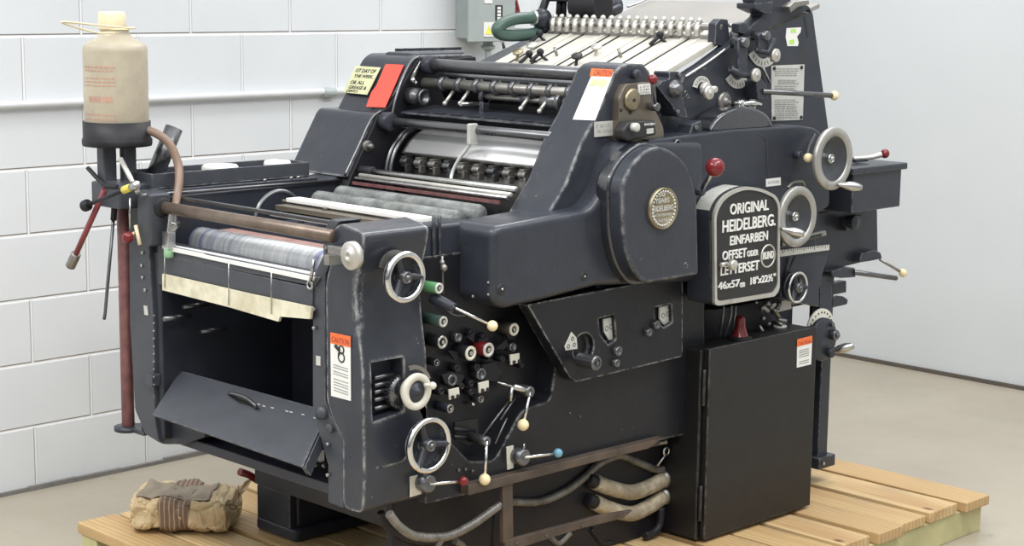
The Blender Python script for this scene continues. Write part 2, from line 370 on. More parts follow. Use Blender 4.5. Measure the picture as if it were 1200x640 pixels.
def fillet(pts, r, n=5):
    """round the corners of a polygon of world points"""
    out = []; L = len(pts); pts = [Vector(p) for p in pts]
    for i in range(L):
        rr = r[i] if isinstance(r, (list, tuple)) else r
        a, b, c = pts[i - 1], pts[i], pts[(i + 1) % L]
        if rr <= 0: out.append(b); continue
        d1 = a - b; d2 = c - b; k = min(rr, d1.length * .48, d2.length * .48)
        p = b + d1.normalized() * k; q = b + d2.normalized() * k
        for j in range(n + 1):
            t = j / n; out.append(p * (1 - t) ** 2 + b * 2 * t * (1 - t) + q * t * t)
    return out
def fY(px, y, r): return fillet([P(a, b, 'Y', y) for a, b in px], r)
def fX(px, x, r): return fillet([P(a, b, 'X', x) for a, b in px], r)

# ================================================================ ROOM
struct(MB().box((-7, -8, -0.1), (4.6, 2.25, 0)).build('floor', floor_mat(), loc=(0, 0, 0)))
struct(MB().box((-7, 2.15, 0), (4.6, 2.3, 4.2)).build('wall_left', wall_mat(), loc=(0, 0, 0)))
RW = mat('pale_plaster', (0.62, 0.645, 0.66), 0.5, var=0.02, vscale=2, bump=0.03)
struct(MB().box((4.49, -8, 0), (4.6, 2.15, 4.2)).build('wall_right', RW, loc=(0, 0, 0)))
struct(MB().box((4.475, -8, 0), (4.49, 2.15, 0.018)).build('baseboard_right', mat('dark_joint_filler', (0.10, 0.085, 0.07), 0.8)))
b = MB()
for i in range(60):
    x = -6.9 + i * 0.19; b.box((x, 2.132 + random.random() * 0.006, 0), (x + 0.19, 2.15, 0.012 + random.random() * 0.008))
struct(b.build('baseboard_left', mat('crumbling_joint_filler', (0.20, 0.19, 0.18), 0.8)))

# wall conduit
cond = thing('wall_conduit', P(300, 110, 'Y', 2.13), 'white painted electrical conduit running level along the block wall', 'conduit')
pz = P(0, 125, 'Y', 2.128).z
MB().cyl((-6.5, 2.128, pz), (2.62, 2.128, pz + 0.005), 0.0135).build('pipe', mat('white_painted_pipe', (0.72, 0.73, 0.74), 0.35, var=0.05), cond)
b = MB(); b.cyl((1.66, 2.128, pz), (1.72, 2.128, pz), 0.019)
b.box((1.682, 2.125, pz - 0.024), (1.698, 2.149, pz + 0.02)); b.build('clamp', BOXG, cond, 0.002)

# electrical box
eb = thing('electrical_box', P(575, 47, 'Y', 2.14), 'grey steel electrical switch box with a yellow warning sticker mounted on the block wall', 'electrical box')
ex0 = P(548, 30, 'Y', 2.02).x; ex1 = P(600, 30, 'Y', 2.02).x; ez = P(548, 46, 'Y', 2.02).z
MB().box((ex0 + 0.05, 2.02, ez), (ex1, 2.15, 2.15)).build('enclosure', BOXG, eb, 0.006)
MB().box((ex0, 2.012, ez - 0.012), (ex1 + 0.012, 2.024, 2.14)).build('door', BOXG, eb, 0.004)
q = MB().Y([(567, 26), (580, 26), (580, 43), (567, 43)], 2.009, 2.012).build('warning_sticker', WHITE, eb, label='white and yellow electrical hazard sticker')
MB().Y([(569, 40), (573, 30), (577, 40)], 2.0075, 2.009).build('yellow_triangle', SIGNY, q)
q = MB().Y([(581, 6), (589, 6), (589, 24), (581, 24)], 2.009, 2.012).build('name_strip', INK, eb)
b = MB()
for yy in (8, 12, 16, 20): b.Y([(583, yy), (587, yy), (587, yy + 3), (583, yy + 3)], 2.0075, 2.009)
b.build('white_marks', WHITE, q)
MB().Y([(568, -6), (577, -6), (577, 4), (568, 4)], 2.009, 2.012).build('paper_tag', WHITE, eb)
pc = P(572, 50, 'Y', 2.08); b = MB(); b.cyl((pc.x, 2.08, ez + 0.0), (pc.x, 2.08, ez - 0.05), 0.022); b.cyl((pc.x, 2.08, ez - 0.03), (pc.x, 2.08, ez - 0.045), 0.03)
b.cyl((pc.x, 2.08, ez - 0.05), (pc.x, 2.08, ez - 0.5), 0.014); b.build('conduit_fitting', BOXG, eb)
b = MB(); b.tube([(ex1 + 0.01, 2.08, 1.9), (ex1 + 0.08, 2.07, 1.72), P(606, 16, 'Y', 2.07), P(601, 8, 'Y', 2.08), P(599, 14, 'Y', 2.08), P(603, 24, 'Y', 2.09)], 0.008)
b.build('red_wire', REDT, eb)

# ================================================================ PALLET
pal = thing('wooden_pallet', (1.2, 0.45, 0), 'new pine shipping pallet under the black printing press', 'pallet')
b_top = 0.130
xs = [0.035]; widths = []
rng = random.Random(4)
edges = []
x = 0.035
while x < 2.40:
    wd = rng.choice([0.135, 0.14, 0.15]); edges.append((x, x + wd)); x += wd + rng.uniform(0.012, 0.03)
edges[-1] = (2.30, 2.447); edges[-2] = (edges[-2][0], 2.27); edges = [e for e in edges if e[1] > e[0] + 0.05]
yn = [-0.45 + rng.uniform(-0.03, 0.02) for _ in edges]
for i, (a, c) in enumerate(edges):
    MB().box((a, yn[i], 0.094), (c, 1.34 + rng.uniform(-0.01, 0.01), b_top + rng.uniform(-0.003, 0.002))).build('board', WOOD[i % 3], pal, 0.004)
for y0 in (-0.43, 0.42, 1.235):
    MB().box((0.04, y0, 0.0), (2.44, y0 + 0.09, 0.0935)).build('stringer', TREAT, pal, 0.003)

# ================================================================ PRINTING PRESS
press = thing('printing_press', (1.1, 0.42, 0.13), 'large black enamelled offset printing press with a nameplate and many handwheels, standing on the pallet', 'printing press')

def ZX(px, y, z0=None): p = P(px[0], px[1], 'Y', y); return p

# --- base and feet
b = MB(); a = P(448, 560, 'Y', 0.06); c = P(795, 612, 'Y', 0.06)
base = MB().box((0.207, 0.03, 0.1345), (1.52, 0.06, 0.50)).build('base_side', DARK, press, 0.006)
MB().box((0.90, 0.061, 0.1345), (2.0, 0.62, 0.50)).build('base_casting', DARK, press, 0.01)
MB().box((0.40, 0.062, 0.276), (0.43, 0.905, 0.52)).build('base_crossmember', BLACK, press, 0.004)
MB().prism(fillet([(0.40, 0.70, 0.1345), (0.40, 0.905, 0.1345), (0.78, 0.905, 0.1345), (0.78, 0.70, 0.1345)], 0.02), (0, 0, 0.035)).build('foot_plate', BLACK, press, 0.006)
MB().prism([(0.431, 0.73, 0.165), (0.431, 0.895, 0.165), (0.74, 0.895, 0.165), (0.74, 0.73, 0.165)], (0, 0, 0.32)).build('pedestal', BLACK, press, 0.01)
MB().box((0.405, 0.735, 0.165), (0.431, 0.90, 0.276)).build('pedestal_rib', BLACK, press, 0.004)
p = P(298, 555, 'Y', 0.86)
MB().cyl((0.52, 0.906, 0.27), (0.52, 0.955, 0.27), 0.075).build('motor_pulley', DARK, press, 0)
MB().tube([P(302, 563, 'Y', 0.93), P(291, 556, 'Y', 0.95), P(281, 553, 'Y', 0.95)], 0.012, smooth=False).build('red_foot_lever', REDK, press, label='red rubber tip')

# --- drive side frame (far)
def side_profile(y, x0, top_far):
    return None
fr = [(X0, .84, .49), (X0, .84, 1.185), (X0 + .02, .84, 1.20), (.60, .84, 1.205), (.72, .84, 1.22), (.84, .84, 1.38), (.94, .84, 1.52), (.98, .84, 1.59), (1.22, .84, 1.59), (1.24, .84, 1.50), (1.60, .84, 1.62), (2.3, .84, 1.5), (2.3, .84, .20), (1.0, .84, .20), (1.0, .84, .47)]
MB().prism(fr, (0, 0.12, 0)).build('drive_side_frame', BLACK, press, 0.008)
# lower front cross member under the delivery (rounded tray)
MB().prism(fillet([(X0 + .01, .85, .49), (X0 + .01, .85, .60), (.42, .85, .60), (.42, .85, .49)], [.03, 0, 0, .05]), (0, 0.10, 0)).build('frame_toe', BLACK, press, 0.006)
# post face strip
b = MB().X([(150, 224), (173, 224), (175, 300), (180, 378), (181, 490), (186, 519), (170, 509), (158, 480), (152, 380)], X0 - 0.012, X0 + 0.01)
post = b.build('post_face', SHEET, press, 0.003)
for (x, y) in ((168, 296), (167, 311), (168, 325), (171, 340)):
    q = P(x, y, 'X', X0 - .012); MB().cyl(q, q + Vector((-0.006, 0, 0)), 0.0055, 8).build('bolt', STEEL, post)
MB().X([(168, 358), (172, 359), (173, 370), (169, 369)], X0 - 0.016, X0 - 0.012).build('latch_plate', PLATE, post, 0.001)
# upper post bracket with ball lever
b = MB().X([(160, 222), (176, 228), (176, 290), (160, 285)], X0 - 0.05, X0 + 0.02)
brk = b.build('post_bracket', SHEET, press, 0.008)
b = MB(); b.mi = 0; q = P(150, 278, 'X', X0 - 0.09); b.ball(q, rad(150, 278, 'X', X0 - .09, 7)); b.build('ball_knob', REDK, brk, label='dark red ball')
b = MB(); b.tube([q, P(158, 273, 'X', X0 - .06)], 0.005); b.tube([P(159, 264, 'X', X0 - .06), P(164, 287, 'X', X0 - .06)], 0.0055); b.build('lever_rod', CAPM, brk)
MB().tube([P(152, 232, 'X', X0 - .055), P(153, 268, 'X', X0 - .055)], 0.004).build('drain_pin', STEEL, brk)
# frame top rail running back
rail = MB().prism([(X0, .86, 1.2055), (X0, .96, 1.2055), (.62, .96, 1.2055), (.62, .86, 1.2055)], (0, 0, 0.012)).build('top_rail', BLACK, press, 0.004)
p0 = P(165, 229, 'Y', .83); p1 = P(425, 209, 'Y', .83)
MB().tube([p0, p1], 0.005).build('rail_edge', RODK, press)
for x, y in ((309, 212), (340, 211), (348, 211)):
    q = P(x, y, 'Y', .87); MB().cyl((q.x, .866, 1.216), (q.x, .866, 1.224), 0.007, 8).build('bolt', STEEL, rail)
# far slanted covers
def xz(px, py, y): p = P(px, py, 'Y', y); return p.x, p.z
y1 = .80
a = [xz(404, 206, y1), xz(437, 134, y1), xz(448, 128, y1)]
prof = [(a[0][0], y1, 1.215), (a[1][0] - .003, y1, a[1][1] - .01), (a[1][0] + .012, y1, a[1][1] + .004), (1.2, y1, a[1][1] + .004), (1.2, y1, 1.215)]
lc = MB().prism(fillet(prof, [0, .012, .012, 0, 0]), (0, 0.28, 0)).build('drive_side_cover', WORN, press, 0.006)
t0 = xz(449, 128, y1); t1 = xz(481, 72, y1)
prof = [(t0[0], y1, t0[1] - .02), (t1[0], y1, t1[1]), (t1[0] + .03, y1, t1[1] + .018), (1.22, y1, t1[1] + .018), (1.22, y1, t0[1] - .02)]
uc = MB().prism(fillet(prof, [0, .02, .02, 0, 0]), (0, P(393, 123, 'X', t0[0]).y - y1, 0)).build('upper_drive_side_cover', WORN, press, 0.006)
MB().box((1.10, 1.048, 1.585), (1.40, 1.052, 1.595)).build('rear_rail', BLACK, uc)
MB().box((1.12, 1.02, 1.57), (1.14, 1.05, 1.587)).build('rail_bracket', BLACK, uc)
# stickers on the sloped cover
A_ = Vector((t0[0], y1, t0[1])); B_ = Vector((t1[0], y1, t1[1])); up = (B_ - A_).normalized(); nrm = up.cross(Vector((0, -1, 0))).normalized()
nrm = nrm if nrm.x < 0 else -nrm
def on_slope(px, off=0.0): return [PP(x, y, A_ + nrm * off, nrm) for x, y in px]
yn_ = MB().prism(on_slope([(417, 77), (446, 79), (430, 111), (402, 108)], 0.004), nrm * -0.002).build('handwritten_note', YNOTE, uc, label='yellowed paper note with handwriting')
def slope_line(b, body, bl, br, hpx):
    a_ = PP(*bl, A_ + nrm * 0.004, nrm); c_ = PP(*br, A_ + nrm * 0.004, nrm)
    b.text(body, a_, (0, -1, 0), up, abs(a_.y - c_.y), hpx / F * (a_ - CAM).dot(fw) * 1.05, 0.001, 0.01)
b = MB(); slope_line(b, '1ST DAY OF', (416, 84.5), (439, 86.5), 5); slope_line(b, 'THE WEEK,', (414, 91), (436, 93), 4.5); slope_line(b, 'OIL ALL', (410, 98), (426, 99.5), 4.5)
slope_line(b, 'GREASE &', (408, 104), (428, 106), 4.5); slope_line(b, 'ZERKS', (405, 107.5), (418, 109), 3); b.build('handwriting', INK, yn_)
MB().prism(on_slope([(452, 75), (473, 76), (451, 126), (429, 125), (435, 108), (441, 100)], 0.004), nrm * -0.002).build('orange_sheet', REDOR, uc, label='blank red-orange sticker')
# inner frame edge lip (pale worn rim)
b = MB(); b.tube([P(x, y, 'Y', .785) for x, y in ((404, 206), (420, 172), (435, 140), (446, 130))], 0.004, 8); b.build('cover_rim', RODK, lc)
b = MB(); b.tube([P(x, y, 'Y', .785) for x, y in ((459, 136), (464, 115), (472, 92), (482, 72), (492, 66))], 0.005, 8); b.build('cover_rim', RODK, uc)
q = P(429, 171, 'Y', .80); b = MB(); b.cyl(q, q + Vector((0, -.012, 0)), .018); b.cyl(q, q + Vector((0, -.03, 0)), .008); b.build('bearing_screw', OLDST, lc)
# inner frame plates (the side walls between which the cylinders turn)
MB().prism([(.60, .79, 1.0), (.695, .79, 1.22), (.81, .79, 1.41), (.85, .79, 1.43), (.965, .79, 1.565), (1.22, .79, 1.575), (1.24, .79, 1.50), (1.60, .79, 1.60), (1.7, .79, 1.6), (1.7, .79, 1.0)], (0, 0.05, 0)).build('inner_frame', DARK, press, 0.003)

# --- operator side column (near slanted casting)
yo, yi = -.05, .10
s0 = P(645, 240, 'Y', yo); s1 = P(682, 166, 'Y', yo); s2 = P(722, 82, 'Y', yo)
prof = [P(x, y, 'Y', yo) for x, y in ((640, 255), (664, 214), (682, 166), (698, 137), (721, 84), (728, 77), (737, 74.5), (754, 75), (762, 84), (766, 110), (770, 170), (770, 255))]
col = MB().prism(prof, (0, yi - yo, 0)).build('operator_side_column', WORN, press, 0.006)
u2 = (P(721, 84, 'Y', yo) - P(698, 137, 'Y', yo)); up2 = u2.normalized(); n2 = up2.cross(Vector((0, -1, 0))); n2 = n2 if n2.x < 0 else -n2
c0 = P(698, 137, 'Y', yo)
def on_col(px, off): return [PP(x, y, c0 + n2 * off, n2) for x, y in px]
st = MB().prism(on_col([(695, 84), (719, 84), (697, 141), (671, 140)], .0035), n2 * -.002).build('caution_sticker', WHITE, col, label='white caution sticker with orange header')
MB().prism(on_col([(693, 80), (718.5, 81.5), (715.5, 90), (691, 89)], .0045), n2 * -.003).build('orange_header', ORANGE, st)
a_ = PP(695, 88, c0 + n2 * .0045, n2); b = MB(); b.text('CAUTION', a_, (0, -1, 0), up2, .07, .018, .001); b.build('header_lettering', REDT, st)
MB().prism(on_col([(694, 93), (713, 94), (710, 100), (704, 103), (700, 100), (690, 101)], .0045), n2 * -.002).build('yellow_stain', YNOTE, st)
b = MB().Y([(697, 143), (720, 141.5), (720, 159), (697, 161)], yo - .004, yo)
pl = b.build('number_plate', PLATE, col, 0.001, label='small bare metal number plate')
b = MB(); b.textY('F  61 17', (699, 150), (714, 149), 4, yo - .004, .0006); b.textY('Nr 15763', (700, 156), (716, 155), 3.5, yo - .004, .0006)
b.build('stamped_marks', GREYP, pl)
MB().cyl(P(742, 87, 'Y', yo), P(742, 87, 'Y', yo) + Vector((0, -.02, 0)), .013).build('plug', BLACK, col)
b = MB().prism(fY([(724, 168), (726, 115), (733, 99), (762, 96), (764, 120), (778, 150), (778, 168)], -.075, .012), (0, .03, 0))
rp = b.build('side_register_plate', BRONZE, col, 0.002, label='brownish metal register plate with a dial')
q = P(740, 117, 'Y', -.075); b = MB(); b.lathe(q, (0, -1, 0), [(0, 0), (rad(740, 117, 'Y', -.075, 13.5), 0), (rad(740, 117, 'Y', -.075, 13.5), .006), (.026, .010), (0, .010)]); dl = b.build('dial', BRASS, rp)
MB().cyl(q + Vector((0, -.010, 0)), q + Vector((0, -.013, 0)), .005).build('dial_screw', INK, dl)
for x, y in ((728, 129), (739, 132)):
    q = P(x, y, 'Y', -.076); MB().cyl(q, q + Vector((0, -.002, 0)), .0045, 10).build('screw_hole', INK, rp)
lb = MB().Y([(748, 99), (762, 98), (763, 110), (749, 111)], -.078, -.075).build('lock_label', WHITE, rp)
b = MB(); [b.textY(s_, (750, yy), (761, yy - .7), 2.3, -.078, .0005) for s_, yy in (('LIFT', 103), ('UP', 106.5), ('DOWN', 110))]; b.build('label_text', GREYP, lb)
b = MB().Y([(731, 152), (737, 143), (752, 142), (768, 141), (770, 158), (736, 166), (731, 163)], -.115, -.075)
cn = b.build('sheet_counter', INK, col, 0.006, label='black sheet counter with white digits')
b = MB(); b.textY('04381', (755, 147.5), (767, 146), 3, -.115, .001); b.build('counter_digits', WHITE, cn)
MB().Y([(758, 151), (766, 150), (766, 156), (758, 157)], -.1165, -.115).build('reset_window', PLATE, cn)
q = P(741, 149, 'Y', -.115); MB().cyl(q, q + Vector((0, -.02, 0)), rad(741, 149, 'Y', -.115, 5.2)).build('counter_knob', PLATE, cn, 0)
b = MB(); q = P(762, 125, 'Y', -.08); b.cyl(q + Vector((0, .0, 0)), q + Vector((0, -.03, 0)), .012); q2 = P(765, 93, 'Y', -.11); b.tube([q + Vector((0, -.02, 0)), q2], .005); kl = b.build('impression_lever', RODK, col)
MB().ball(q2, rad(766, 91, 'Y', -.11, 6)).build('ball_knob', REDK, kl, label='dark red ball')

# --- delivery end cover (near left housing) with real window openings
prof = fX([(391, 268), (399, 262), (419, 270), (427, 276), (424, 300), (416, 335), (419, 380), (425, 430), (427, 560), (425, 602), (402, 596), (402, 512), (393, 500), (383, 470), (382, 330), (391, 295)], X0, [.012, .01, .025, .02, .02, .03, .03, .02, 0, .02, .03, .02, .02, .02, .02, .01])
fo = MB().prism(prof, (.215, 0, 0)).build('delivery_end_cover', WORN, press, 0.016, 4)
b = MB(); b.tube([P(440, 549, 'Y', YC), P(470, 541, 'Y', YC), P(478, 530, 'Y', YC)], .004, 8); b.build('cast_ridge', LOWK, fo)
_fc = P(420, 350, 'X', X0) - WL[fo.name]
def worn_corner():
    m = WORN.copy(); m.name = 'worn_corner_enamel'; t = m.node_tree; bs = t.nodes['Principled BSDF']
    src = bs.inputs['Base Color'].links[0].from_socket
    co = N(t, 'ShaderNodeTexCoord').outputs['Object']; sp = N(t, 'ShaderNodeMapping'); sp.inputs['Location'].default_value = (-_fc.x * 34, -_fc.y * 34, -_fc.z * 8); sp.inputs['Scale'].default_value = (34, 34, 8)
    t.links.new(co, sp.inputs[0]); ln = N(t, 'ShaderNodeVectorMath', operation='LENGTH'); t.links.new(sp.outputs[0], ln.inputs[0])
    a = ramp(t, ln.outputs['Value'], 0.35, 1.1, (1, 1, 1, 1), (0, 0, 0, 1)); n = ramp(t, noise_tex(t, co, 45, 6, 0.75), 0.46, 0.60)
    mu = N(t, 'ShaderNodeMath', operation='MULTIPLY'); t.links.new(a, mu.inputs[0]); t.links.new(n, mu.inputs[1])
    t.links.new(mix(t, mu.outputs[0], src, (0.30, 0.31, 0.32)), bs.inputs['Base Color']); return m
fo.data.materials[0] = worn_corner()
# lower continuation of the casting (solid): z range of bottom
cut1 = MB().prism([P(x, y, 'Y', YC) + Vector((0, -.2, 0)) for x, y in ((436, 426), (474, 419), (474, 482), (437, 495))], (0, .27, 0)).build('cutter', DARK)
cut(fo, [cut1])
wn_ = MB().Y([(430, 420), (480, 412), (480, 490), (430, 505)], YC + .055, YC + .065).build('window_back', INT, fo)
b = MB(); q = P(468, 458, 'Y', YC + .02); rr = .042
for i in range(28):
    a = 2 * math.pi * i / 28; o_ = q + Vector((math.cos(a) * rr, 0, math.sin(a) * rr)); b.box(o_ - Vector((.003, .008, .003)), o_ + Vector((.003, .008, .003)))
b.lathe(q, (0, 1, 0), [(0, -.007), (.041, -.007), (.041, .007), (0, .007)]); b.build('gear', RODK, fo)
b = MB()
for y0, ww in ((442, 22), (451, 17), (459, 12), (468, 14), (478, 20)):
    a = P(438, y0 + 1, 'Y', YC + .03); b.tube([a, a + Vector((ww / 38 * .11, 0, 0))], .006, 8)
b.build('inner_bars', RODK, fo)
# flange and bolts on the delivery end
fl = MB().X([(386, 257), (399, 259), (391, 270), (391, 295), (381, 322), (381, 470), (392, 500), (402, 512), (402, 596), (384, 589), (384, 545), (366, 480), (366, 325), (378, 300), (380, 268)], X0 + .006, X0 + .08).build('end_flange', SHEET, press, 0.004)
for x, y in ((371, 362), (371, 384), (387, 520), (387, 556)):
    q = P(x, y, 'X', X0 + .006); MB().cyl(q, q + Vector((-0.012, 0, 0)), 0.005, 8).build('bolt', STEEL, fl)
MB().X([(370, 417), (375, 418), (375, 429), (370, 428)], X0 + .002, X0 + .006).build('latch_plate', PLATE, fl, 0.001)
# caution sticker on the end face
def stickerX(name, quad, x, parent, head, lines, head_txt, label):
    s_ = MB().X(quad, x - .0015, x).build(name, WHITE if True else None, parent, label=label)
    (ax, ay), (bx, by), (cx, cy), (dx, dy) = quad
    k = head
    MB().X([(ax, ay), (bx, by), (bx + (cx - bx) * k, by + (cy - by) * k), (ax + (dx - ax) * k, ay + (dy - ay) * k)], x - .0025, x - .0015).build('orange_header', ORANGE, s_)
    a = P(ax + 2, ay + (dy - ay) * (k - .025), 'X', x - .0025); w_ = abs(P(bx, by, 'X', x).y - P(ax, ay, 'X', x).y) * .85
    b = MB(); b.text(head_txt, a, (0, -1, 0), (0, 0, 1), w_, .014, .0006); b.build('header_lettering', REDT, s_)
    b = MB()
    for t in lines:
        l_ = (ax + (dx - ax) * t + 3, ay + (dy - ay) * t); r_ = (bx + (cx - bx) * t - 3, by + (cy - by) * t)
        b.X([l_, r_, (r_[0], r_[1] + 1.0), (l_[0], l_[1] + 1.0)], x - .0022, x - .0015)
    b.build('printed_lines', GREYP, s_); return s_
xf = X0
st = stickerX('caution_sticker', [(387, 389.5), (410.5, 394.5), (411, 470), (388, 464)], xf - .0012, fo, .17, [.50, .54, .60, .64, .72, .77, .81, .86, .90], 'CAUTION', 'tall cream caution sticker with orange header')
b = MB(); x_ = xf - .0032
b.tube([P(393, 405, 'X', x_), P(398, 410, 'X', x_)], .005, 6); b.tube([P(398, 410, 'X', x_), P(397, 416, 'X', x_)], .003, 6)
b.torus(P(400, 410, 'X', x_), (1, 0, 0), .010, .002, 16, 6); b.torus(P(400, 419, 'X', x_), (1, 0, 0), .012, .002, 16, 6); b.build('hand_in_rollers_pictogram', INK, st)

# disc knob on end cover
q = P(410, 300, 'X', -.06); r_ = rad(410, 300, 'X', -.06, 17)
b = MB(); b.lathe(q, (-1, 0, 0), [(0, -.014), (r_, -.014), (r_, 0), (r_ - .003, .002), (.016, .002), (.014, .008), (.006, .008), (.006, .003), (0, .003)], 36)
dk = b.build('end_adjusting_disc', ALU, press, label='dull aluminium disc knob')
b = MB(); b.X([(383, 288), (404, 292), (404, 301), (384, 297)], -.045, -.03); b.box((-.045, P(388, 292, 'X', -.03).y - .01, 1.115), (.035, P(388, 292, 'X', -.03).y + .01, 1.14)); b.build('disc_bracket', OLDST, dk, 0.001)
b = MB(); b.X([(378, 287), (392, 290), (392, 300), (379, 297)], -.012, .03); b.build('hinge_block', BLACK, dk, 0.002)
for x, y in ((382, 292), (387, 294)):
    q = P(x, y, 'X', -.012); MB().cyl(q, q + Vector((-.004, 0, 0)), .006, 8).build('screw', RODK, dk)

# --- main casting (recessed control field + raised lower casting)
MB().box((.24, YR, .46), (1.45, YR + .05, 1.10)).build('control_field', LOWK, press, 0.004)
pts = [(490, 470), (503, 503), (531, 520), (551, 541), (580, 540), (612, 480), (645, 470), (651, 432), (654, 400), (700, 380), (700, 330), (826, 300), (826, 505), (780, 515), (548, 580), (505, 590), (499, 591), (498, 480)]
poly = [P(x, y, 'Y', YC) for x, y in pts]
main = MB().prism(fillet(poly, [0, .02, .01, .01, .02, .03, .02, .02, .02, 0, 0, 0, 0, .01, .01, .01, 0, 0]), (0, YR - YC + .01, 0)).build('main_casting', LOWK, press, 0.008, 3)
#hole = MB().Y([(534, 494), (560, 491), (560, 515), (548, 522), (535, 515)], YR - .1, YR + .04).build('cutter', DARK)
# body volume behind (solid core and delivery well sides)
MB().box((.24, YR + .05, .47), (.52, .11, 1.17)).build('operator_side_wall', INT, press, 0.004)
MB().box((.52, YR + .05, .47), (2.0, .80, 1.10)).build('machine_core', INT, press, 0.004)
MB().box((.50, YR + .06, .50), (.53, .84, 1.02)).build('delivery_back_wall', INT, press)
MB().box((X0 + .05, YC + .04, .47), (.52, .86, .50)).build('delivery_floor', INT, press, 0.004)
# raised panel
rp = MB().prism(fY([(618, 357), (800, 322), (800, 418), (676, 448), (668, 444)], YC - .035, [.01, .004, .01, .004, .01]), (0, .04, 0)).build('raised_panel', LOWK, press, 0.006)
c2 = [MB().prism([P(x, y, 'Y', YC - .035) + Vector((0, -.05, 0)) for x, y in ((701, 374), (720, 369), (722, 398), (713, 404), (703, 392))], (0, .072, 0)).build('cutter', DARK),
      MB().prism([P(x, y, 'Y', YC - .035) + Vector((0, -.05, 0)) for x, y in ((766, 361), (787, 356), (788, 378), (778, 384), (768, 375))], (0, .072, 0)).build('cutter', DARK)]
q = P(684, 408, 'Y', YC - .035); c2.append(MB().cyl(q + Vector((0, -.05, 0)), q + Vector((0, .022, 0)), .042, 24).build('cutter', DARK))
cut(rp, c2)
yp = YC - .022
for quad, tx, bl in (([(707, 374), (720, 371), (720, 397), (714, 399), (708, 389)], 'oo', (709, 388)), ([(773, 360), (786, 357), (786, 379), (779, 382), (773, 374)], 'oo', (775, 373))):
    s_ = MB().Y(quad, yp, yp + .006).build('adjuster_scale', PLATE, rp, 0.001, label='light metal scale plate in a recess')
    b = MB(); ux, uy = bl
    for k in (0, 1): b.torus(P(ux + 2 + k * 5, uy - 3 - k * 2, 'Y', yp), (0, 1, 0), .0065, .001, 14, 5)
    b.build('scale_marks', INK, s_)
    q = P(quad[1][0] - 2, quad[1][1] + 4, 'Y', yp); MB().cyl(q, q + Vector((0, -.004, 0)), .005, 8).build('screw', INK, s_)
s_ = MB().Y([(662, 406), (670, 389), (676, 396), (677, 409), (663, 411)], YC - .038, YC - .035).build('triangular_scale', PLATE, rp, 0.001)
b = MB(); [b.torus(P(x, y, 'Y', YC - .038), (0, 1, 0), .005, .0012, 12, 5) for x, y in ((666, 406), (673, 404), (671, 397))]; b.build('scale_marks', INK, s_)
q = P(684, 421, 'Y', YC - .04); b = MB(); b.cyl(q + Vector((0, .03, 0)), q + Vector((0, -.03, 0)), .016); b.build('spindle', BLACK, rp)
q = P(680, 421, 'Y', YC - .05); q2 = P(700, 426, 'Y', YC - .13); d = Vector((0, -1, 0)); q = P(700, 426, 'Y', YC - .13)
b = MB(); rr = rad(700, 426, 'Y', YC - .13, 9); b.lathe(q, d, [(0, -.075), (rr * .6, -.075), (rr, -.065), (rr, -.003), (rr - .003, 0), (rr * .6, 0), (rr * .6, -.004), (rr * .3, -.004), (rr * .3, .002), (0, .002)], 12, False)
b.build('knurled_knob', RODK, rp)
for x, y, r2 in ((722, 411, 6), (720, 425, 5), (767, 380, 5.5), (758, 389, 5)):
    q = P(x, y, 'Y', YC - .035); rr = rad(x, y, 'Y', YC, r2)
    b = MB(); b.lathe(q, (0, -1, 0), [(rr, 0), (rr, .012), (rr * .7, .016), (rr * .6, .010), (0, .010)], 16); b.build('cap_screw', RODK, rp)
for x, y in ((667, 484, ), (679, 488)):
    q = P(x, y, 'Y', YC); MB().cyl(q, q + Vector((0, -.004, 0)), .003, 8).build('rivet', RODK, main)
q = P(788, 395, 'Y', YC); b = MB(); b.lathe(q, (0, -1, 0), [(.012, 0), (.012, .01), (.006, .012), (0, .006)], 16); b.build('plug_screw', RODK, main)

# --- shoulder cover
YS = -.115
prof = fY([(578, 266), (692, 245), (706, 226), (723, 177), (735, 166), (826, 166), (826, 330), (700, 336), (640, 352), (592, 363), (577, 355)], YS, [.035, .04, .03, .05, .02, 0, 0, 0, .01, .02, .03])
sh = MB().prism(prof, (0, .165, 0)).build('shoulder_cover', WORN, press, 0.022, 5)
for x, y, r2 in ((587, 339, 5.5), (684, 324, 4.2)):
    q = P(x, y, 'Y', YS); rr = rad(x, y, 'Y', YS, r2); b = MB(); b.torus(q, (0, 1, 0), rr, .0025, 20, 8); b.cyl(q, q + Vector((0, -.002, 0)), rr * .9); s_ = b.build('recessed_hole', INK, sh)
    MB().ball(q + Vector((.002, -.003, 0)), rr * .28).build('screw', CHROME, s_)
for x, y in ((572, 331), (572, 345), (554, 347)):
    q = P(x, y, 'Y', YS + .02) if x > 560 else P(x, y, 'X', .40)
    MB().ball(q + Vector((-.004, -.004, 0)), .004, 10, 6).build('screw', OLDST, sh)
# ribs between end cover and shoulder cover
for x in (508, 515): MB().tube([P(x, 256, 'Y', .035), P(x, 262, 'Y', .017), P(x + 1, 345, 'Y', .017)], .005, 8).build('edge_rib', BLACK, press)
MB().box((.243, .02, .95), (.50, .14, 1.178)).build('shoulder_web', BLACK, press, 0.012)
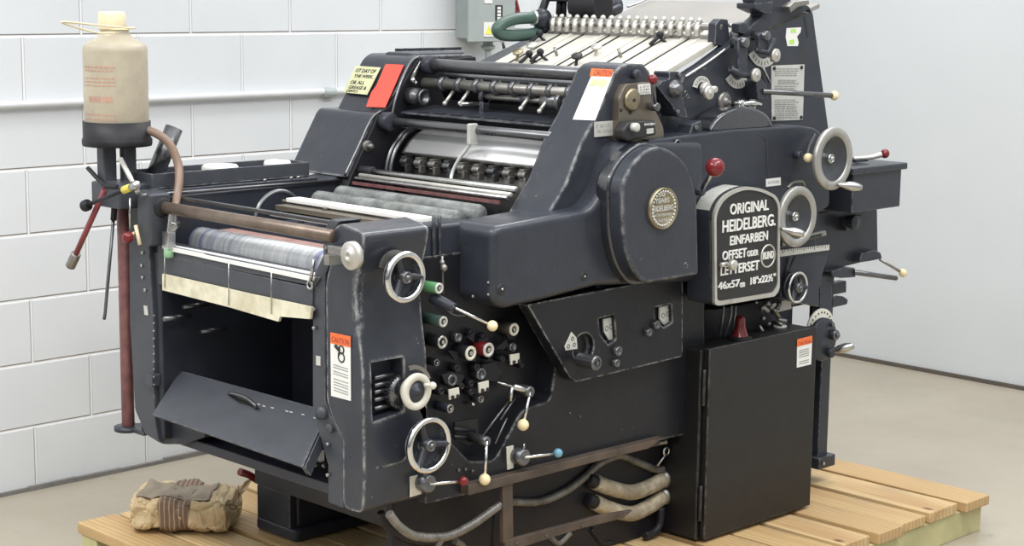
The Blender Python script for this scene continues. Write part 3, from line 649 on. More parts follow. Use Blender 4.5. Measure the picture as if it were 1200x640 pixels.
# drum cover
YD = -.19
face = fY([(729, 215), (742, 190), (763, 172), (783, 173), (804, 190), (817, 225), (819, 322), (754, 333), (739, 314), (730, 280)], YD, [.03, .04, .04, .04, .04, .05, .012, .03, .04, .05])
dc = MB().prism(face, (0, YS - YD + .02, 0)).build('drum_cover', WORN, press, 0.016, 4)
cen = sum((Vector(p) for p in face), Vector()) / len(face)
ring = [cen + (Vector(p) - cen) * 1.055 for p in face]
MB().prism([p + Vector((0, .045, 0)) for p in ring], (0, .05, 0)).build('cover_lip', GLOSS, dc, 0.012, 4)
q = P(775, 244, 'Y', YD); rr = rad(775, 244, 'Y', YD, 24.5)
b = MB(); b.lathe(q, (0, -1, 0), [(0, .008), (rr * .9, .008), (rr * .93, .012), (rr, .012), (rr, 0)], 44); bd = b.build('round_badge', BRASS, dc, label='round brass anniversary badge')
b = MB()
for i in range(30):
    a = 2 * math.pi * i / 30; o_ = q + Vector((math.cos(a) * rr * .83, -.009, math.sin(a) * rr * .83)); b.ball(o_, rr * .065, 8, 5)
b.build('laurel_wreath', PLATE, bd)
b = MB(); yb = YD - .008
b.textY('50', (771, 231), (779, 230), 5, yb, .002, .01); b.textY('YEARS', (767, 239), (784, 237), 6, yb, .002, .01); b.textY('HEIDELBERG', (762, 249), (789, 245), 6.5, yb, .002, .01)
b.textY('PRINTING MACHINES', (764, 255), (787, 252), 3, yb, .001); b.textY('WORLD WIDE', (767, 261), (784, 258.5), 3, yb, .001); b.build('badge_lettering', PLATE, bd)
q = P(804, 311, 'Y', YD); b = MB(); b.torus(q, (0, 1, 0), .008, .0015, 16, 6); b.cyl(q, q + Vector((0, -.003, 0)), .0045, 8); b.build('cap_screw', RODK, dc)

# --- upper casing behind nameplate
YU = -.10
prof = fY([(760, 164), (860, 152), (938, 147), (956, 150), (969, 163), (973, 185), (973, 242), (958, 250), (955, 330), (915, 345), (830, 355), (826, 345), (826, 300), (760, 300)], YU, [0, 0, .01, .02, .04, .02, .02, .02, .01, .01, 0, 0, 0, 0])
uc2 = MB().prism(prof, (0, .18, 0)).build('upper_casing', BLACK, press, 0.010, 3)
MB().tube([P(889, 157, 'Y', YU - .001), P(898, 166, 'Y', YU - .001), P(900, 215, 'Y', YU - .001)], .0011, 6).build('casing_seam', RODK, uc2)
q = P(793, 169, 'Y', YU); b = MB(); b.torus(q + Vector((0, -.004, 0)), (0, 1, 0), .012, .003, 18, 6); b.build('lifting_eye', RODK, uc2)
lb = MB().Y([(898, 210), (915, 208), (915, 217), (898, 219)], YU - .002, YU).build('small_white_label', WHITE, uc2)
b = MB(); b.textY('ACHTUNG', (900, 216), (913, 214), 3.5, YU - .002, .0004); b.build('label_text', GREYP, lb)
# dome guard above the casing
c = P(845, 160, 'Y', .0)
b = MB(); pr = [(c.x + .155 * math.cos(math.radians(a)), 0, 1.375 + .075 * math.sin(math.radians(a))) for a in range(0, 181, 15)]
b.prism(pr, (0, -.085, 0)); gd = b.build('dome_guard', GLOSS, press, 0.012, 3)
b = MB(); b.Y([(808, 158), (812, 146), (822, 141), (824, 158)], -.075, -.02); b.build('guard_lug', BLACK, gd, 0.004)
q = P(815, 150, 'Y', -.075); MB().cyl(q, q + Vector((0, -.006, 0)), .009, 10).build('bolt', RODK, gd)

# --- nameplate box
YN = -.19
outl = [(836, 357), (835, 249), (844, 232), (857, 223), (873, 218), (892, 221), (908, 229), (913, 240), (912, 300), (912, 338), (907, 347), (841, 358)]
face = fY(outl, YN, [.012, .03, .03, .03, .03, .03, .03, .02, 0, .012, .012, .006])
nb = MB().prism(face, (0, YU - YN + .01, 0)).build('nameplate_box', BLACK, press, 0.003)
cen = sum((Vector(p) for p in face), Vector()) / len(face)
inner = [cen + (Vector(p) - cen) * .935 for p in face]
b = MB()
n_ = len(face); o1 = [b.bm.verts.new(Vector(p) + Vector((0, -.006, 0))) for p in face]; i1 = [b.bm.verts.new(Vector(p) + Vector((0, -.006, 0))) for p in inner]
o2 = [b.bm.verts.new(Vector(p) + Vector((0, .012, 0))) for p in face]; i2 = [b.bm.verts.new(Vector(p)) for p in inner]
for i in range(n_):
    j = (i + 1) % n_; b._f([o1[i], o1[j], i1[j], i1[i]]); b._f([o1[i], o2[i], o2[j], o1[j]]); b._f([i1[i], i1[j], i2[j], i2[i]])
b.build('silver_border', ALU, nb, label='raised silver border')
MB().prism([Vector(p) + Vector((0, -.002, 0)) for p in inner], (0, .003, 0)).build('sign_face', INK, nb)
ya = YN - .002; B = .012
for a_ in [('ORIGINAL', (855, 252.0), (900, 246.5), 13, ya, .003, B),
          ('HEIDELBERG.', (846, 273), (908, 264), 14.5, ya, .003, B),
          ('EINFARBEN', (855, 287.6), (899, 281), 10.8, ya, .003, B),
          ('OFFSET', (846, 305.5), (874, 301.5), 11, ya, .003, B),
          ('ODER', (875, 301), (888, 299), 7, ya, .003, B),
          ('LETTERSET', (844, 323.4), (889, 316), 11.6, ya, .003, B),
          ('RUND', (893.5, 304.5), (906, 302.5), 9, ya, .003, B),
          ('46x57', (841, 340), (866, 336), 9, ya, .003, B),
          ('cm', (866.5, 337), (872, 336), 5.5, ya, .003, B),
          ('18"x22½"', (879, 334), (908, 329.5), 9, ya, .003, B)]:
    MB().textY(*a_).build('raised_lettering', WHITE, nb, label='raised white lettering')
q = P(900, 300, 'Y', ya); MB().torus(q, (0, 1, 0), rad(900, 300, 'Y', ya, 13), .0028, 30, 6).build('round_ring', ALU, nb)
b = MB(); q = P(849, 309, 'Y', ya); b.cyl(q, q + Vector((0, -.022, 0)), .006); b.cyl(q + Vector((0, -.022, 0)), q + Vector((0, -.04, 0)), .015); b.cyl(q + Vector((-.03, -.01, 0)), q + Vector((0, -.01, 0)), .007); b.build('sign_knob', ALU, nb)
# silver arched strip on the box top behind
b = MB(); [b._f([b.bm.verts.new(Vector(face[i]) * 1 + Vector((0, .016, .001))), b.bm.verts.new(Vector(face[i]) + Vector((0, .070, .001))), b.bm.verts.new(Vector(face[i + 1]) + Vector((0, .070, .001))), b.bm.verts.new(Vector(face[i + 1]) + Vector((0, .016, .001)))]) for i in range(9, 26)]
b.build('arched_trim', PLATE, nb)
# lower bracket under nameplate
b = MB().Y([(826, 362), (840, 362), (905, 350), (905, 380), (880, 392), (826, 400)], -.02, .05); lw = b.build('linkage_bracket', DARK, press, 0.006)
for x0_, x1_ in ((848, 843), (857, 849), (862, 856)):
    MB().tube([P(x0_, 358, 'Y', -.08), P(x0_ - 1, 372, 'Y', -.08), P(x1_, 395, 'Y', -.06)], .004, 8).build('cable', RODK, lw)
b = MB()
for i in range(14):
    x = 895 + rng.uniform(-8, 18); y = 368 + rng.uniform(-16, 14); q = P(x, y, 'Y', -.06); MB().cyl(q, q + Vector((rng.uniform(-.01, .02), rng.uniform(-.02, .01), rng.uniform(-.02, .02))), rng.uniform(.005, .009), 8).build('fitting', OLDST, lw)

# big red ball lever
q = P(838, 196, 'Y', -.22); b = MB(); b.tube([P(821, 224, 'Y', -.14), q], .007); bl = b.build('main_switch_lever', STEEL, press); MB().ball(q, rad(838, 196, 'Y', -.22, 11.5), 28, 14).build('ball_knob', REDK, bl, label='large dark red ball knob')
q = P(821, 224, 'Y', -.14); MB().cyl(q + Vector((0, .05, 0)), q + Vector((0, -.01, 0)), .014).build('lever_hub', BLACK, bl)

# --- feeder side frame
YF = .0
pts = [(742, 172), (766, 150), (790, 108), (803, 91), (828, 75), (851, 58), (872, 39), (884, 27), (893, 19), (897, -6), (926, -8), (929, 9), (937, 4), (948, 6), (953, 14), (971, 148), (972, 172)]
fs = MB().prism(fY(pts, YF, [0, 0, .02, .02, .01, .01, .01, .01, .005, 0, 0, 0, .01, .02, .02, 0, 0]), (0, .05, 0)).build('feeder_side_frame', BLACK, press, 0.005)
MB().box((2.0, .051, .95), (2.08, .8, 1.30)).build('feeder_cross_beam', DARK, press, .006)
b = MB(); b.tube([P(x, y, 'Y', YF - .004) for x, y in ((803, 90), (828, 74), (851, 57))], .004, 6); b.build('board_side_guide', STEEL, fs)
# data plate
dp = MB().Y([(904, 77), (943, 75.5), (941, 140.5), (904.5, 142)], YF - .003, YF).build('instruction_plate', PLATE, fs, 0.001, label='light metal instruction plate full of small print')
b = MB(); rg = random.Random(3)
for i, t in enumerate([.05, .09, .13, .17, .26, .29, .32, .37, .41, .44, .48, .62, .66, .70, .74, .78, .82, .86, .90, .94]):
    y = 77 + 64 * t; xa = 908 + (4 if .24 < t < .34 else 0); xb = 938 - rg.uniform(0, 7)
    x = xa
    while x < xb:
        w_ = rg.uniform(2, 5); b.Y([(x, y), (min(x + w_, xb), y - .2), (min(x + w_, xb), y + 1.3), (x, y + 1.5)], YF - .0036, YF - .003); x += w_ + .8
b.build('printed_lines', GREYP, dp)
for x, y in ((907, 80), (939, 79), (907, 138.5), (938.5, 137.5)):
    q = P(x, y, 'Y', YF - .003); MB().cyl(q, q + Vector((0, -.004, 0)), .006, 10).build('screw', INK, dp)
gs = MB().Y([(922, 33), (939, 32), (938, 38), (934, 43), (936, 50), (935, 54), (923, 54), (921, 44)], YF - .002, YF).build('torn_sticker', WHITE, fs, label='torn white and lime green sticker')
for q_ in ([(927, 34), (933, 34), (933, 38), (927, 38)], [(925, 47), (931, 46), (931, 51), (925, 52)]): MB().Y(q_, YF - .003, YF - .002).build('lime_mark', LIME, gs)
MB().Y([(942, 20), (944.5, 19), (948, 43), (946, 44)], YF - .001, YF + .001).build('slot', INK, fs)
MB().Y([(925, 8), (931, 2), (948, 0), (949, 5), (936, 8), (927, 15)], YF - .03, YF + .02).build('top_lug', OLDST, fs, .003)
# arched scales
def scale(cx, cy, rx, ry, a0, a1, t, nm='arched_scale', txt=True):
    o_ = arc(cx, cy, rx, ry, a0, a1, 10) + list(reversed(arc(cx, cy, rx - t * .75, ry - t, a0, a1, 10)))
    s_ = MB().Y(o_, YF - .006, YF - .002).build(nm, PLATE, fs, label='curved light scale plate')
    b = MB()
    for k in range(1, 8):
        a = math.radians(a0 + (a1 - a0) * k / 8); p1 = (cx + (rx - t * .2) * math.cos(a), cy - (ry - t * .25) * math.sin(a)); p2 = (cx + (rx - t * .5) * math.cos(a), cy - (ry - t * .7) * math.sin(a))
        b.tube([P(*p1, 'Y', YF - .006), P(*p2, 'Y', YF - .006)], .0012, 5)
    b.build('scale_marks', INK, s_)
scale(865, 78, 17, 26, 215, 318, 10); scale(895, 48, 20, 31, 212, 312, 10); scale(823, 106, 11, 17, 35, 165, 7); scale(872, 122, 14, 22, -50, 50, 9)
def arm(pts, y, mat_, nm='adjusting_arm', r=.006, lab=None):
    return MB().prism(fY(pts, y, r), (0, .018, 0)).build(nm, mat_, fs, .003, label=lab)
a1_ = arm([(865, 46), (872, 43), (876, 50), (876, 88), (866, 92)], YF - .045, BLACK)
q = P(872, 50, 'Y', YF - .045); b = MB(); b.cyl(q + Vector((0, .045, 0)), q + Vector((0, -.012, 0)), .016); b.build('pivot', RODK, a1_)
b = MB(); b.tube([P(856, 80, 'Y', YF - .03), P(865, 87, 'Y', YF - .04), P(885, 88, 'Y', YF - .045)], .011, 8, False); b.build('cross_handle', BLACK, a1_)
def knobdisc(x, y, r_, yv, par, m=ALU):
    q = P(x, y, 'Y', yv); rr = rad(x, y, 'Y', yv, r_); b = MB(); b.lathe(q, (0, -1, 0), [(0, -.03), (rr * .4, -.03), (rr * .4, -.01), (rr, -.01), (rr, 0), (rr * .85, .002), (rr * .25, .002), (rr * .2, .004), (0, .004)], 24); return b.build('knurled_disc', m, par)
knobdisc(887, 88, 8, YF - .06, a1_)
a2_ = arm([(889, 40), (897, 38), (902, 44), (900, 62), (890, 62)], YF - .045, BLACK)
q = P(898, 42, 'Y', YF - .05); MB().cyl(q + Vector((0, .05, 0)), q + Vector((0, -.008, 0)), .015).build('pivot', RODK, a2_)
b = MB(); b.tube([P(885, 58, 'Y', YF - .03), P(900, 62, 'Y', YF - .05), P(907, 46, 'Y', YF - .05)], .009, 8, False); b.build('cross_handle', BLACK, a2_)
knobdisc(910, 65, 8, YF - .06, a2_)
b = MB(); q = P(824, 104, 'Y', YF - .01); b.cyl(q, q + Vector((0, -.02, 0)), .020); b.cyl(q + Vector((0, -.02, 0)), q + Vector((0, -.05, 0)), .010); s_ = b.build('stepped_knob', ALU, fs); knobdisc(832, 109, 8, YF - .065, s_)
q = P(848, 119, 'Y', YF); b = MB(); b.lathe(q, (0, -1, 0), [(.030, 0), (.030, .008), (.022, .010), (.012, .010), (.010, .016), (0, .016)], 26); b.build('ring_dial', OLDST, fs)
MB().Y([(841, 122), (853, 118), (853, 133), (843, 134)], YF - .004, YF).build('dial_plate', OLDST, fs)
q = P(868, 122, 'Y', YF - .03); b = MB(); b.cyl(q + Vector((0, .03, 0)), q + Vector((0, -.01, 0)), .014); b.tube([q, P(880, 121, 'Y', YF - .05), P(892, 122.5, 'Y', YF - .06)], .007, 10, True, lambda t: .005 + .005 * math.sin(t * 3.1)); b.build('silver_lever', CHROME, fs)
b = MB(); b.tube([P(894, 79, 'Y', YF - .01), P(902, 97, 'Y', YF - .01)], .004, 8, False); b.build('indicator_pin', STEEL, fs)
# long control rod with ball
q0 = P(893, 107, 'Y', YF - .05); q1 = P(975, 112, 'Y', YF - .10)
b = MB(); b.prism(fY([(886, 96), (893, 92), (899, 100), (900, 116), (889, 117)], YF - .05, .008), (0, .05, 0)); cr = b.build('rod_bracket', BLACK, fs, .003)
MB().tube([q0, q1], .0085, 12).build('rod', RODK, cr); MB().ball(q1 + (q1 - q0).normalized() * .010, rad(980, 113, 'Y', YF - .1, 5.5)).build('ball_knob', CREAM, cr, label='cream ball knob')
# trigger arm bracket
tb = MB().prism(fY([(770, 102), (776, 95), (785, 93), (784, 84), (797, 84), (798, 96), (797, 105), (806, 138), (793, 136), (788, 124)], YF - .06, .008), (0, .06, 0)).build('pivot_bracket', BLACK, fs, .005)
q = P(789, 104, 'Y', YF - .06); b = MB(); b.lathe(q, (0, -1, 0), [(0, -.01), (.026, -.01), (.026, .012), (.016, .016), (.016, .024), (0, .024)], 22); b.build('pivot_boss', RODK, tb)
for x, y in ((795, 88), (793, 131)):
    q = P(x, y, 'Y', YF - .06); MB().cyl(q, q + Vector((0, -.007, 0)), .008, 6).build('bolt', RODK, tb)
b = MB(); b.tube([P(794, 121, 'Y', YF - .002), P(803, 113, 'Y', YF - .002)], .002, 6)
for x, y in ((792, 124), (804, 109), (806, 113), (825, 79)):
    q = P(x, y, 'Y', YF); b.torus(q, (0, 1, 0), .006, .0018, 12, 5)
b.build('engraved_marks', RODK, fs)

# --- handwheels
def wheel(name, cx, cy, rpx, y, m_rim, m_body, rimw, label, kind='disc', spokes=3):
    q = P(cx, cy, 'Y', y); rr = rad(cx, cy, 'Y', y, rpx); d = (0, -1, 0)
    if kind == 'disc':
        b = MB(); b.lathe(q, d, [(0, -.045), (.016, -.045), (.016, -.022), (rr - rimw, -.006), (rr - rimw, .004), (rr - rimw * 1.05, .004), (rr * .55, -.010), (.018, -.018), (0, -.018)], 44)
        wh = b.build(name, m_body, press, label=label)
        b = MB(); b.lathe(q, d, [(rr - rimw, -.010), (rr - .002, -.010), (rr, -.007), (rr, .004), (rr - .002, .007), (rr - rimw, .007), (rr - rimw, -.010)], 52); b.build('rim', m_rim, wh)
    else:
        b = MB(); b.cyl(q + Vector((0, .05, 0)), q + Vector((0, -.005, 0)), rr * .22)
        for k in range(spokes):
            a = math.radians(90 + 360 / spokes * k + 25); e = q + Vector((math.cos(a) * (rr - rimw * .5), .0, math.sin(a) * (rr - rimw * .5)))
            b.tube([q + Vector((0, .012, 0)), (q + e) / 2 + Vector((0, .008, 0)), e], .010, 8, True, lambda t: .012 - .004 * t)
        b.lathe(q, d, [(0, -.024), (rr - rimw, -.024), (rr - rimw * .5, -.014), (rr - rimw * .5, -.018), (rr - rimw, -.030), (0, -.030)], 40)
        wh = b.build(name, m_body, press, label=label)
        MB().torus(q, d, rr - rimw / 2, rimw / 2, 56, 14, .9).build('rim', m_rim, wh)
    b = MB(); hy = .008 if kind != 'disc' else -.006
    b.lathe(q, d, [(.016, -.022), (.016, hy), (.011, hy + .006), (.011, hy + .002), (.006, hy + .002), (.006, hy + .008), (0, hy + .008)], 20); b.build('hub', STEEL if kind == 'disc' else RODK, wh)
    return wh
def crank_handle(x0, y0, x1, y1_, yv0, yv1, wh, r=.012):
    a = P(x0, y0, 'Y', yv0); c = P(x1, y1_, 'Y', yv1)
    MB().tube([a + (c - a) * k / 8 for k in range(9)], r, 14, False, lambda t: r * (.55 + .15 * t + .6 * math.sin(max(0, min(1, (t - .15) / .85)) * math.pi) ** 1.0)).build('handle', STEEL, wh, label='turned steel handle')
w1 = wheel('feeder_handwheel', 976, 186, 37, -.20, RIMM, DISH, .028, 'upper dark dished handwheel with aluminium rim')
crank_handle(981, 216, 1010, 220, -.21, -.26, w1)
w2 = wheel('pile_handwheel', 934, 254, 36, -.19, RIMM, DISH, .026, 'lower dark dished handwheel with aluminium rim')
crank_handle(915, 268, 943, 275, -.20, -.26, w2)
wheel('ink_handwheel', 475, 325, 31, -.115, CHROME, BLACK, .017, 'upper chrome-rimmed handwheel on the end cover', 'spoke')
wheel('pressure_handwheel', 503, 522, 34, -.125, CHROME, BLACK, .016, 'lower chrome-rimmed handwheel below the ivory dial', 'spoke')
wheel('small_handwheel', 935, 337, 19, -.13, CHROME, BLACK, .009, 'small chrome-rimmed handwheel beside the nameplate', 'spoke')
# scale behind ink handwheel
MB().Y(arc(465, 318, 19, 25, 60, 170, 10) + list(reversed(arc(465, 318, 14, 19, 60, 170, 10))), YC - .012, YC - .004).build('arc_scale', OLDST, fo)
# ivory dial
q = P(488, 459, 'Y', YC - .045); rr = rad(488, 459, 'Y', YC - .045, 22)
b = MB(); b.lathe(q, (0, -1, 0), [(rr * .62, -.03), (rr, -.004), (rr, .004), (rr * .97, .006), (rr * .62, .006), (rr * .60, -.004)], 44); dd = b.build('delivery_dial', IVORY, press, label='ivory ring dial with dark centre')
b = MB(); b.lathe(q, (0, -1, 0), [(0, -.05), (rr * .55, -.05), (rr * .60, -.004), (rr * .55, .002), (.010, .004), (.008, .012), (0, .012)], 30); b.build('dial_centre', BLACK, dd)
b = MB(); a = P(497, 451, 'Y', YC - .055); c = P(507, 452, 'Y', YC - .07); b.tube([a, c], .005); b.ball(c, .010); b.build('dial_pin', IVORY, dd)
b = MB().Y(arc(487, 451, 19, 23, 20, 115, 8) + list(reversed(arc(487, 451, 15, 18, 20, 115, 8))), YC - .03, YC - .022); b.build('dial_guard', OLDST, dd)

# --- control field parts
def boss(x, y, rpx, h, m, nm='valve_boss', par=press, y0=YR, lab=None, ring=None):
    q = P(x, y, 'Y', y0 - h); rr = rad(x, y, 'Y', y0 - h, rpx); b = MB()
    b.lathe(q, (0, -1, 0), [(0, -h - .005), (rr, -h - .005), (rr, -.003), (rr * .85, 0), (rr * .55, 0), (rr * .5, -.004), (0, -.004)], 20); o = b.build(nm, m, par, label=lab)
    if ring:
        b = MB(); b.lathe(q, (0, -1, 0), [(rr * .55, 0), (rr * 1.02, 0), (rr * 1.02, .003), (rr * .8, .005), (rr * .55, .003), (rr * .55, 0)], 22); b.build('face_ring', ring, o)
        b = MB(); b.cyl(q + Vector((0, .0, 0)), q + Vector((0, -.006, 0)), rr * .32, 6); b.build('centre_screw', STEEL, o)
    return o
boss(514, 338, 6.5, .085, GREENM, 'green_valve', lab='green painted valve knob', ring=PLATE)
boss(519, 377, 6.5, .07, HOSEG, 'green_valve', lab='dark green valve knob', ring=PLATE)
boss(518, 401, 8, .05, DARK, 'cam_disc', ring=STEEL)
boss(538, 396, 6, .025, RODK, 'cap'); boss(554, 391, 5, .02, DARK, 'cap'); boss(569, 396, 5.5, .02, DARK, 'cap')
boss(551, 414, 8.5, .055, DARK, 'pivot_disc', ring=IVORY)
boss(572, 410, 8.5, .055, REDK, 'pivot_disc', lab='pivot disc with red ring', ring=PLATE)
boss(602, 386, 7.5, .05, BRONZE, 'pivot_disc', ring=IVORY)
boss(602, 407, 6, .03, RODK, 'roller_end'); boss(511, 425, 4.5, .03, DARK, 'roller_end', ring=RODK)
for x, y, r2 in ((537, 432, 5), (560, 431, 5), (531, 446, 8), (565, 439, 8), (574, 420, 2.5), (542, 453, 4), (590, 421, 4), (553, 460, 4), (518, 459, 5), (553, 450, 4), (612, 428, 4)):
    boss(x, y, r2, .03, RODK if r2 > 6 else DARK, 'roller_end')
boss(527, 479, 5.5, .05, BLACK, 'oil_cup', ring=OLDST); boss(563, 468, 4.5, .03, BLACK, 'oil_cup', ring=OLDST); boss(555, 474, 2, .03, STEEL, 'pin')
boss(597, 319, 0.1, .001, DARK, 'pin') if False else None
for pts in ([(525, 411), (535, 412), (541, 419), (533, 422)], [(581, 409), (594, 397), (595, 406), (590, 410)], [(548, 396), (556, 389), (556, 402)], [(561, 398), (568, 396), (570, 404), (561, 405)], [(590, 386), (598, 377), (610, 384), (604, 398), (597, 398)], [(565, 428), (580, 424), (590, 436), (582, 448), (568, 446)], [(540, 420), (546, 406), (560, 412), (558, 424)], [(518, 440), (530, 436), (545, 440), (540, 452), (522, 450)]):
    MB().prism(fY(pts, YR - .028, .004), (0, .012, 0)).build('link_plate', DARK, press, .002)
for quad in ([(598, 416), (609, 414), (609, 425), (599, 428)], [(561, 449), (573, 446), (573, 457), (562, 461)], [(526, 457), (538, 454), (539, 465), (527, 469)]):
    s_ = MB().Y(quad, YR - .045, YR - .040).build('switch_plate', IVORY, press, .001, label='small ivory plate with two screws')
    for k in (0, 1):
        x = quad[3][0] + 3 + k * 6; y = quad[3][1] - 3.5 - k * 1.2; q = P(x, y, 'Y', YR - .045); MB().cyl(q, q + Vector((0, -.004, 0)), .0055, 10).build('screw', INK, s_)
    b = MB(); b.box(P(quad[0][0] + 3, quad[0][1] + 5, 'Y', YR - .04) - Vector((.0, 0, .005)), P(quad[0][0] + 9, quad[0][1] + 5, 'Y', YR - .04) + Vector((0, .05, .005))); b.build('mount', DARK, s_)
# sheet gripper lever: dark body, silver rod, cream ball
b = MB(); b.tube([P(506, 350, 'Y', YR - .05), P(515, 353, 'Y', YR - .08), P(532, 361, 'Y', YR - .12)], .013, 12, True, lambda t: .012 + .004 * math.sin(t * 3)); lv = b.build('throw_off_lever', BLACK, press)
e = P(577, 382, 'Y', YR - .17); b = MB(); b.tube([P(529, 359, 'Y', YR - .115), e], .004, 8); b.build('rod', CHROME, lv); MB().ball(e, rad(577, 382, 'Y', YR - .17, 6.5)).build('ball_knob', CREAM, lv, label='cream ball knob')
MB().tube([P(522, 362, 'Y', YR - .02), P(532, 369, 'Y', YR - .02), P(546, 370, 'Y', YR - .02)], .003, 8).build('bent_wire', RODK, press)
b = MB(); q = P(520, 314, 'Y', YR - .05); b.ball(q, .010); b.ball(P(518, 308, 'Y', YR - .04), .008); b.build('grease_nipple', OLDST, press)
MB().tube([P(518, 300, 'Y', YR - .03), P(519, 345, 'Y', YR - .03)], .004, 8).build('grease_line', RODK, press)
# levers with balls
def lever(nm, px, py, bx, by, y0, y1_, m_ball, brpx, hub=.018, lab=''):
    q = P(px, py, 'Y', y0); e = P(bx, by, 'Y', y1_); b = MB()
    b.lathe(q, (0, -1, 0), [(0, -.06), (hub, -.06), (hub, .006), (hub * .7, .010), (hub * .45, .006), (0, .006)], 20)
    o = b.build(nm, RODK, press); b = MB(); b.tube([q + Vector((0, -.004, 0)), e], .0045, 10); b.build('rod', CHROME, o)
    MB().ball(e, rad(bx, by, 'Y', y1_, brpx)).build('ball_knob', m_ball, o, label=lab); return o
l1 = lever('roller_lever', 620, 459, 613, 498, YC - .03, YC - .04, CREAM, 7, .016, 'cream ball knob')
b = MB(); b.tube([P(583, 448, 'Y', YC), P(603, 454, 'Y', YC - .02)], .0035, 8); b.tube([P(601, 453, 'Y', YC - .02), P(621, 459, 'Y', YC - .03)], .009, 8); b.tube([P(600, 454, 'Y', YC - .02), P(598, 470, 'Y', YC - .02)], .005, 8); b.build('link', STEEL, l1)
l2 = lever('damper_lever', 569, 517, 568, 562, YC - .03, YC - .04, CREAM, 7, .014, 'cream ball knob')
b = MB()
for a, c in (((598, 468), (566, 510)), ((604, 466), (586, 492)), ((594, 490), (580, 520))): b.tube([P(*a, 'Y', YC - .01), P(*c, 'Y', YC - .01)], .003, 8)
b.build('link_rods', RODK, l2)
l3 = lever('water_stop_lever', 613, 536, 654, 531, YC - .03, YC - .06, BLUEK, 5.5, .024, 'dusty blue ball knob')
s_ = MB().Y([(594, 524), (602, 522), (602, 549), (595, 551)], YC - .004, YC).build('lever_scale', IVORY, l3, .001)
q = P(614, 520, 'Y', YC - .03); b = MB(); b.tube([q, P(614, 528, 'Y', YC - .03)], .003, 8); b.build('pin', STEEL, l3)
l4 = lever('start_lever', 502, 567, 543, 564, YC - .03, YC - .06, REDK, 6, .024, 'dark red ball knob')
MB().Y([(481, 559), (493, 556), (494, 579), (481, 583)], YC - .004, YC).build('lever_scale', IVORY, l4, .001)
for x, y in ((537, 551), (545, 550), (553, 552), (483, 546)):
    q = P(x, y, 'Y', YC); MB().cyl(q, q + Vector((0, -.005, 0)), .005, 8).build('screw', RODK, main)
MB().Y([(533, 495), (560, 490), (561, 516), (549, 523), (534, 516)], YR - .004, YR).build('recess_shade_patch', INK, press)  # flat black patch, painted as the shade inside an opening
for yy in (503, 512): MB().tube([P(531, yy, 'Y', YR - .03), P(556, yy + 2, 'Y', YR - .02)], .006, 8).build('inner_shaft', DARK, press)

# --- bottom rails and hoses
b = MB().Y([(549, 569), (779, 513), (760, 526), (715, 537), (549, 581)], YC - .03, YC + .02); b.build('bottom_rail', RUST, press, .002)
MB().Y([(589, 569), (601, 566), (602, 634), (590, 637)], YC - .02, YC - .005).build('rail_post', RUST, press, .002)
lr = MB().Y([(592, 634), (705, 604), (742, 598), (730, 608), (680, 620), (592, 648)], YC - .022, YC - .008).build('lower_rail', RUST, press, .002)
for x, y in ((640, 628), (682, 616), (605, 637)):
    q = P(x, y, 'Y', YC - .022); MB().cyl(q, q + Vector((0, -.003, 0)), .004, 8).build('screw', RODK, lr)
def corr(nm, pts, y, r, m=TAPE, par=press, ys=None):
    ps = [P(p_[0], p_[1], 'Y', (ys[i] if ys else y)) for i, p_ in enumerate(pts)]
    for v_ in ps: v_.z = max(v_.z, .136 + r)
    b = MB(); b.tube(ps, r, 12)
    return b.build(nm, m, par)
def ribbed(nm, pts, y, r, m=TAPE, par=press):
    ps = [P(p_[0], p_[1], 'Y', y) for p_ in pts]; b = MB()
    L = sum((ps[i + 1] - ps[i]).length for i in range(len(ps) - 1)); nrib = L / .010
    # resample with ribs
    q = []; e = [ps[0] * 2 - ps[1]] + ps + [ps[-1] * 2 - ps[-2]]
    for i in range(1, len(e) - 2):
        for k in range(max(4, int((e[i + 1] - e[i]).length / .0033))):
            n__ = max(4, int((e[i + 1] - e[i]).length / .0033)); t = k / n__; p0, p1, p2, p3 = e[i - 1:i + 3]
            q.append(0.5 * ((2 * p1) + (p2 - p0) * t + (2 * p0 - 5 * p1 + 4 * p2 - p3) * t * t + (3 * p1 - p0 - 3 * p2 + p3) * t ** 3))
    b.tube(q, r, 10, False, lambda t: r * (1.0 + .12 * math.sin(t * nrib * 2 * math.pi)))
    return b.build(nm, m, par)
ribbed('flexible_hose', [(456, 602), (467, 616), (485, 628), (510, 630), (530, 627), (555, 614), (576, 599), (590, 589)], YC - .005, .0115)
ribbed('flexible_hose', [(598, 588), (632, 588), (662, 576), (684, 560), (700, 545), (715, 537), (728, 534), (748, 542), (768, 550), (783, 549)], .02, .0115)
fh = MB().cyl(P(781, 549, 'Y', .02), P(796, 546, 'Y', .02), .017).build('hose_fitting', OLDST, press)
corr('rubber_hose', [(446, 600), (452, 615), (470, 629), (490, 635), (520, 634)], .03, .010, DARK)
corr('rubber_hose', [(520, 628), (517, 634), (510, 645)], -.02, .008, TAPE)
corr('rubber_hose', [(533, 634), (540, 638), (545, 645)], .0, .010, TAPE)
corr('rubber_hose', [(611, 632), (610, 600), (616, 582), (628, 580), (634, 592), (636, 620)], .04, .009, TAPE)
corr('rubber_hose', [(645, 630), (655, 637), (668, 625)], .03, .009, TAPE)
corr('rubber_hose', [(692, 620), (705, 636), (715, 645)], .03, .009, DARK)
corr('rubber_hose', [(775, 595), (773, 615), (765, 632), (755, 645)], .0, .012, DARK)
corr('cable', [(580, 600), (577, 640)], .03, .004, DARK)
